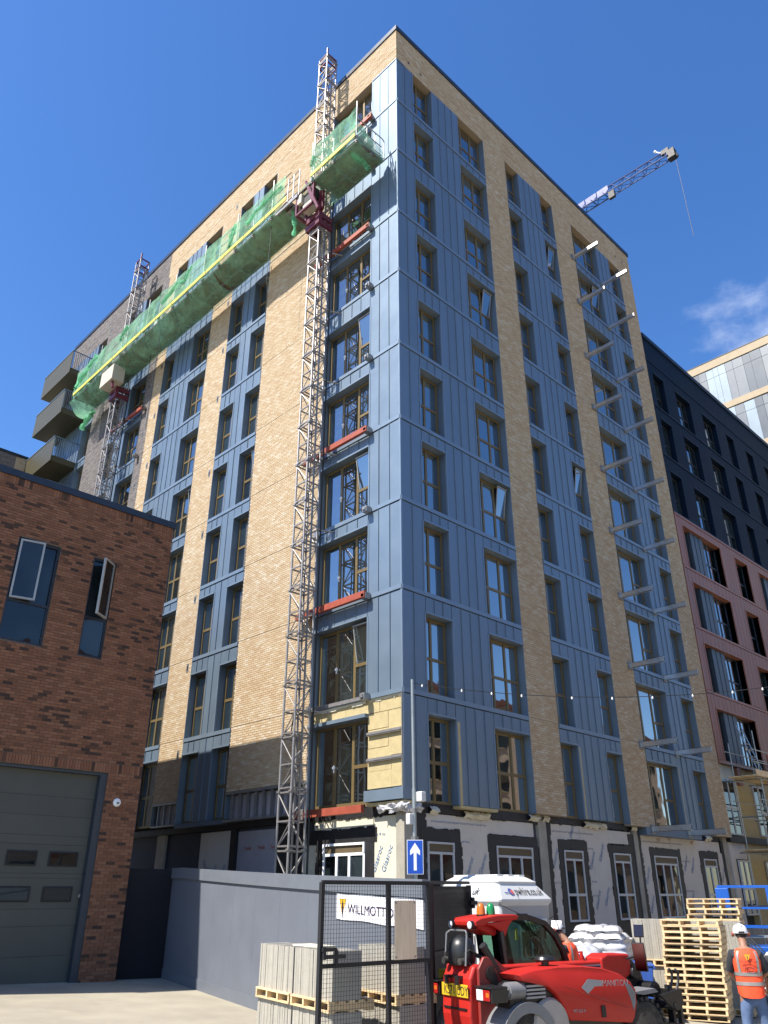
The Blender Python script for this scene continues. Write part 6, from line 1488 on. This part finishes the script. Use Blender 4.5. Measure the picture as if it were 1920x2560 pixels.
def frame_stack(l, d, lean, lab):
    P = at(l, d); t = local(thing('scaffold_frame', lab, 'scaffold frame', P, ang + .4, 'aluminium scaffold frames')); q = Matrix.Rotation(lean, 4, 'X')
    v = MB(q)
    for x in (0, .9): v.cyl((x, 0, 0), (x, 0, 1.75), .028, 8)
    v.build('upright', 'alu', t, smooth=True)
    v = MB(q)
    for z in (.15, .62, 1.1, 1.58): v.cyl((0, 0, z), (.9, 0, z), .022, 8)
    v.build('rung', 'alu', t, smooth=True)
    v = MB(q); v.cyl((.05, .01, .15), (.85, .01, 1.1), .018, 6); v.cyl((.85, .01, .62), (.05, .01, 1.58), .018, 6); v.build('brace', 'alu', t, smooth=True)
for k in range(4): frame_stack(9.0 + .13 * k, 22.4 + .14 * k, R(-16 + 2 * k), ['front aluminium scaffold frame leaning by the blue lift', 'second aluminium scaffold frame leaning against another', 'third aluminium scaffold frame in the leaning row', 'rearmost aluminium scaffold frame nearest the blue lift'][k])

# ---------------------------------------------------------------- tube scaffold on the copper block
scf = thing('tube_scaffold', 'tube scaffold with timber lifts on the copper block, right edge', 'scaffold', (22, -.8, -2.7))
v = MB()
for x in (19.9, 22.1, 24.4):
    for y in (-1.35, -.25): v.cyl((x, y, -2.8), (x, y, 6.3 if y < -1 else 5.9), .026, 8)
v.build('standard', 'alu', scf, smooth=True)
v = MB()
for z in (-.4, 1.55, 2.9, 3.5, 4.35, 5.0, 5.5):
    for y in (-1.35, -.25): v.cyl((19.4, y, z), (25, y, z), .026, 8)
    for x in (19.9, 22.1, 24.4): v.cyl((x, -1.5, z), (x, .1, z), .026, 8) if z not in (3.5, 5.0, 5.5) else None
v.build('ledger', 'alu', scf, smooth=True)
for z in (1.6, 4.42):
    for k in range(5): piece('scaffold_board', (19.3, 25, -1.4 + k * .235, -1.4 + k * .235 + .225, z, z + .04), 'wood', scf)
piece('toe_board', (19.3, 25, -1.46, -1.42, 4.42, 4.66), 'wood', scf)
v = MB(); v.box(20.5, 25, -1.45, -1.42, 4.34, 4.42); v.cyl((21.0, -1.37, 4.6), (21.0, -1.37, 5.4), .04, 8); v.build('red_band', 'redsteel', scf)
v = MB()
for x in (20.5, 21.0): v.cyl((x, -1.1, 4.6), (x + .0, -.5, 6.7), .03, 8)
for k in range(7): z = 4.8 + k * .28; v.cyl((20.5, -1.1 + (z - 4.6) * .286, z), (21.0, -1.1 + (z - 4.6) * .286, z), .018, 6)
v.build('ladder', 'alu', scf, smooth=True)
v = MB()
for k in range(28): v.cyl((19.9 + k * .16, -1.36, 4.66), (19.9 + k * .16, -1.36, 5.0), .006, 4)
for k in range(4): v.cyl((19.9, -1.36, 4.7 + k * .09), (24.4, -1.36, 4.7 + k * .09), .006, 4)
v.build('brick_guard', 'black', scf)

# ---------------------------------------------------------------- people
def skin_body(name, joints, edges, material, parent, root=0, sub=2):
    me = bpy.data.meshes.new(name); me.from_pydata([j[:3] for j in joints], edges, []); o = bpy.data.objects.new(name, me); COL.objects.link(o); o.parent = parent
    me.materials.append(MT[material])
    o.modifiers.new('skin', 'SKIN').use_smooth_shade = True
    for i, j in enumerate(joints):
        r_ = j[3]; q = me.skin_vertices[0].data[i]; q.radius = r_ if isinstance(r_, tuple) else (r_, r_); q.use_root = (i == root)
    s = o.modifiers.new('sub', 'SUBSURF'); s.levels = sub; s.render_levels = sub
    return o
def person(P, rz, lab, vestm, arms, scale=1.0, head_tilt=.1, lettered=True):
    """own frame: y is the way the figure faces, z up; arms = per side (elbow, wrist)"""
    t = local(thing('person', lab, 'person', P, rz + 1e-4)); t.scale = (scale,) * 3
    J = [(0, 0, .95, (.155, .115)), (0, .0, 1.12, (.145, .105)), (0, -.01, 1.30, (.165, .115)), (0, -.02, 1.44, (.13, .09)), (0, -.01, 1.52, .055), (0, .02 + head_tilt * .2, 1.60, .065), (0, .03 + head_tilt * .4, 1.68, (.078, .095)), (0, .02 + head_tilt * .5, 1.75, (.06, .075))]
    E_ = [(0, 1), (1, 2), (2, 3), (3, 4), (4, 5), (5, 6), (6, 7)]
    for s, st in ((-1, 0), (1, .05)):
        n = len(J); J += [(s * .10, 0, .88, .095), (s * .135, .02 + st, .50, .062), (s * .15, -.02 + st, .10, .045), (s * .155, .12 + st, .04, .04)]; E_ += [(0, n), (n, n + 1), (n + 1, n + 2), (n + 2, n + 3)]
    for s, (el, wr_) in zip((-1, 1), arms):
        n = len(J); J += [(s * .185, -.02, 1.42, .062), (*el, .046), (*wr_, .033)]; E_ += [(3, n), (n, n + 1), (n + 1, n + 2)]
        d = (Vector(wr_) - Vector(el)).normalized(); a = d.cross(Vector((0, 0, 1))); a = a.normalized() if a.length > .1 else Vector((1, 0, 0)); w = Vector(wr_); n = len(J)
        pm_ = w + d * .07; J.append((*pm_, (.036, .020))); E_.append((n - 1, n))
        for k in range(4):
            f0 = pm_ + a * (.026 - .0175 * k) + d * .02; f1 = f0 + d * (.045, .05, .047, .036)[k] + Vector((0, 0, -.012)); m_ = len(J)
            J += [(*f0, .010), (*f1, .0085)]; E_ += [(n, m_), (m_, m_ + 1)]
        m_ = len(J); f0 = w + d * .03 + a * s * -.035; f1 = f0 + d * .05 + a * s * -.012; J += [(*f0, .012), (*f1, .009)]; E_ += [(n, m_), (m_, m_ + 1)]
    body = skin_body('body', J, E_, 'skin', t)
    # face: nose, ears, eyes
    hz = 1.68; hy = .03 + head_tilt * .4
    v = MB(); v.prism([(-.012, hy + .09, hz - .01), (.012, hy + .09, hz - .01), (0, hy + .085, hz + .03)], (0, .022, -.008))
    for s in (-1, 1): v.lathe([(0, 0), (.016, .004), (.02, .012), (0, .018)], 8, 'x', (s * .078 - .009, hy, hz))
    v.build('face_features', 'skin', t)
    v = MB()
    for s in (-1, 1): v.box(s * .03 - .009, s * .03 + .009, hy + .085, hy + .094, hz + .02, hz + .03)
    v.box(-.022, .022, hy + .085, hy + .092, hz - .045, hz - .039); v.build('eyes_and_mouth', 'hair', t)
    v = MB(); v.lathe([(.084, -.02), (.088, .02), (.07, .05)], 14, c=(0, hy - .012, hz)); v.build('hair', 'hair', t, smooth=True)
    # clothes
    skin_body('trousers', [(0, 0, .96, (.165, .125)), (0, 0, .86, (.16, .12))] + [(-.10, 0, .80, .115), (-.135, .015, .50, .083), (-.145, -.02, .30, .074), (-.15, -.02, .09, .072), (.10, .02, .80, .115), (.135, .06, .50, .083), (.145, .03, .30, .074), (.15, .03, .09, .072)],
              [(0, 1), (1, 2), (2, 3), (3, 4), (4, 5), (1, 6), (6, 7), (7, 8), (8, 9)], 'jeans', t)
    for s, st in ((-1, 0), (1, .05)):
        v = MB(); v.side([(-.09, 0), (-.09, .10), (.0, .11), (.10, .07), (.20, .05), (.21, 0)], -.052, .052); b_ = v.build('boot', 'boot', t, bevel=.02, seg=2); b_.location = (s * .152, st, 0); b_.rotation_euler = (0, 0, R(90) - s * .15)
    sl = [(0, -.02, 1.44, (.15, .11)), (0, -.01, 1.2, (.155, .115))]; se = [(0, 1)]
    for s, (el, wr_) in zip((-1, 1), arms):
        n = len(sl); m_ = Vector(el).lerp(Vector(wr_), .12); sl += [(s * .19, -.02, 1.43, .080), (*Vector((s * .19, -.02, 1.43)).lerp(Vector(el), .55), .070), (*m_, .062)]; se += [(0, n), (n, n + 1), (n + 1, n + 2)]
    skin_body('shirt', sl, se, 'dkcloth', t)
    # hi-vis vest: a shell round the torso, longer at the back, with arm holes
    prof = [(.88, .190, .150), (.95, .198, .152), (1.05, .196, .148), (1.15, .194, .146), (1.25, .202, .150), (1.34, .208, .150), (1.42, .200, .138), (1.475, .165, .105), (1.505, .095, .075)]
    def shell(zs, off=0.0, a0=0, a1=360, n=40):
        v = MB(); rows_ = []
        for z in zs:
            for (za, xa, ya), (zb, xb, yb) in zip(prof[:-1], prof[1:]):
                if za <= z <= zb + 1e-6:
                    f = (z - za) / (zb - za); rx, ry = xa + (xb - xa) * f, ya + (yb - ya) * f; break
            rows_.append([((rx + off + .006 * wr((k * .5, z * 7, 1), 1)) * math.copysign(abs(math.cos(R(a0 + (a1 - a0) * k / n))) ** .8, math.cos(R(a0 + (a1 - a0) * k / n))), -.015 + (ry + off + .006 * wr((k * .6, z * 6, 4), 1)) * math.copysign(abs(math.sin(R(a0 + (a1 - a0) * k / n))) ** .8, math.sin(R(a0 + (a1 - a0) * k / n))), z - (.05 * max(0, -math.sin(R(a0 + (a1 - a0) * k / n))) if z < .93 else 0)) for k in range(n + 1)])
        vs = [p for r_ in rows_ for p in r_]; v.add(vs, [(i * (n + 1) + k, i * (n + 1) + k + 1, (i + 1) * (n + 1) + k + 1, (i + 1) * (n + 1) + k) for i in range(len(zs) - 1) for k in range(n)]); return v
    vst = shell([.88 + .04 * k for k in range(16)] + [1.505]).build('vest', vestm, t, smooth=True, angle=80)
    for z0, z1 in ((1.00, 1.05), (1.13, 1.18)): shell([z0, (z0 + z1) / 2, z1], .008).build('reflective_band', 'tapeg', vst, smooth=True, angle=80)
    for s in (-1, 1):
        c = -90 + s * 38; shell([1.18, 1.26, 1.34, 1.42, 1.47], .008, c - 7, c + 7, 4).build('reflective_band', 'tapeg', vst, smooth=True, angle=80); c = 90 - s * 38; shell([1.18, 1.26, 1.34, 1.42, 1.47], .008, c - 7, c + 7, 4).build('reflective_band', 'tapeg', vst, smooth=True, angle=80)
    if lettered:
        yb = -.188; Mv = facing((0, yb, 0), (1, 0, 0))
        v = MB(Mv); v.prism([(-.045, 1.425, 0), (.045, 1.425, 0), (.012, 1.35, 0), (-.012, 1.35, 0)], (0, 0, .004)); v.build('vest_emblem', 'yellow', vst)
        v = MB(Mv); v.prism([(-.006, 1.41, .004), (.006, 1.40, .004), (.0, 1.345, .004)], (0, 0, .003)); v.build('vest_emblem_needle', 'purple', vst)
        text('vest_lettering', 'WILLMOTT DIXON', .030, 'dkcloth', vst, Mv @ Matrix.Translation((-.118, 1.315, 0)), thick=.002)
        v = MB(Mv); pts_ = [(.085 * math.cos(2 * math.pi * k / 24), 1.245 + .045 * math.sin(2 * math.pi * k / 24), 0) for k in range(25)]; v.path(pts_, .003, 4); v.build('vest_oval', 'dkcloth', vst)
        text('vest_lettering', 'Fason', .06, 'dkcloth', vst, Mv @ Matrix.Translation((-.068, 1.225, 0)), thick=.002, shear=.3)
    # helmet with brim and ear defenders
    v = MB(); hc = (0, hy - .005, hz + .035); v.lathe([(.112, 0), (.116, .012), (.112, .03), (.105, .065), (.085, .10), (.05, .122), (0, .13)], 20, c=hc); v.box(-.014, .014, hc[1] - .10, hc[1] + .10, hc[2] + .09, hc[2] + .137)
    v.lathe([(.108, 0), (.125, -.004), (.128, .004), (.112, .012)], 20, c=(0, hc[1] + .014, hc[2])); hl = v.build('helmet', 'helmet', t, smooth=True)
    v = MB(); v.box(-.045, .045, hc[1] - .124, hc[1] - .112, hc[2] + .0, hc[2] + .028); v.build('helmet_strap', 'black', hl)
    v = MB()
    for s in (-1, 1): v.lathe([(0, -.022), (.034, -.02), (.038, 0), (.03, .018), (0, .02)], 12, 'x', (s * .118, hy, hz + .015))
    v.build('ear_defenders', 'redsteel', hl, smooth=True)
    return t
mp_ = at(6.03, 15.0); fa = math.atan2(FWD.y * .97 + RGT.y * .25, FWD.x * .97 + RGT.x * .25) - R(90)
person(mp_, fa, 'person in an orange hi-vis vest and white helmet seen from behind beside the pallets', 'vest', (((-.27, .06, 1.16), (-.19, .30, 1.07)), ((.29, .04, 1.17), (.17, .28, 1.06))), 1.05, .15)
mp_ = at(3.28, 16.0); person(mp_, fa + R(70), 'person with a white helmet and orange vest half hidden behind the telehandler cab', 'vest', (((-.25, .10, 1.15), (-.12, .33, 1.12)), ((.25, .10, 1.15), (.12, .33, 1.12))), 1.0, .35, False)
mp_ = at(6.74, 15.3); person(mp_, fa + R(-10), 'person in pinkish red hi-vis cut off by the right edge', 'pink', (((-.27, .02, 1.16), (-.29, .18, .98)), ((.27, .02, 1.16), (.24, .2, 1.0))), 1.0, .1, False)
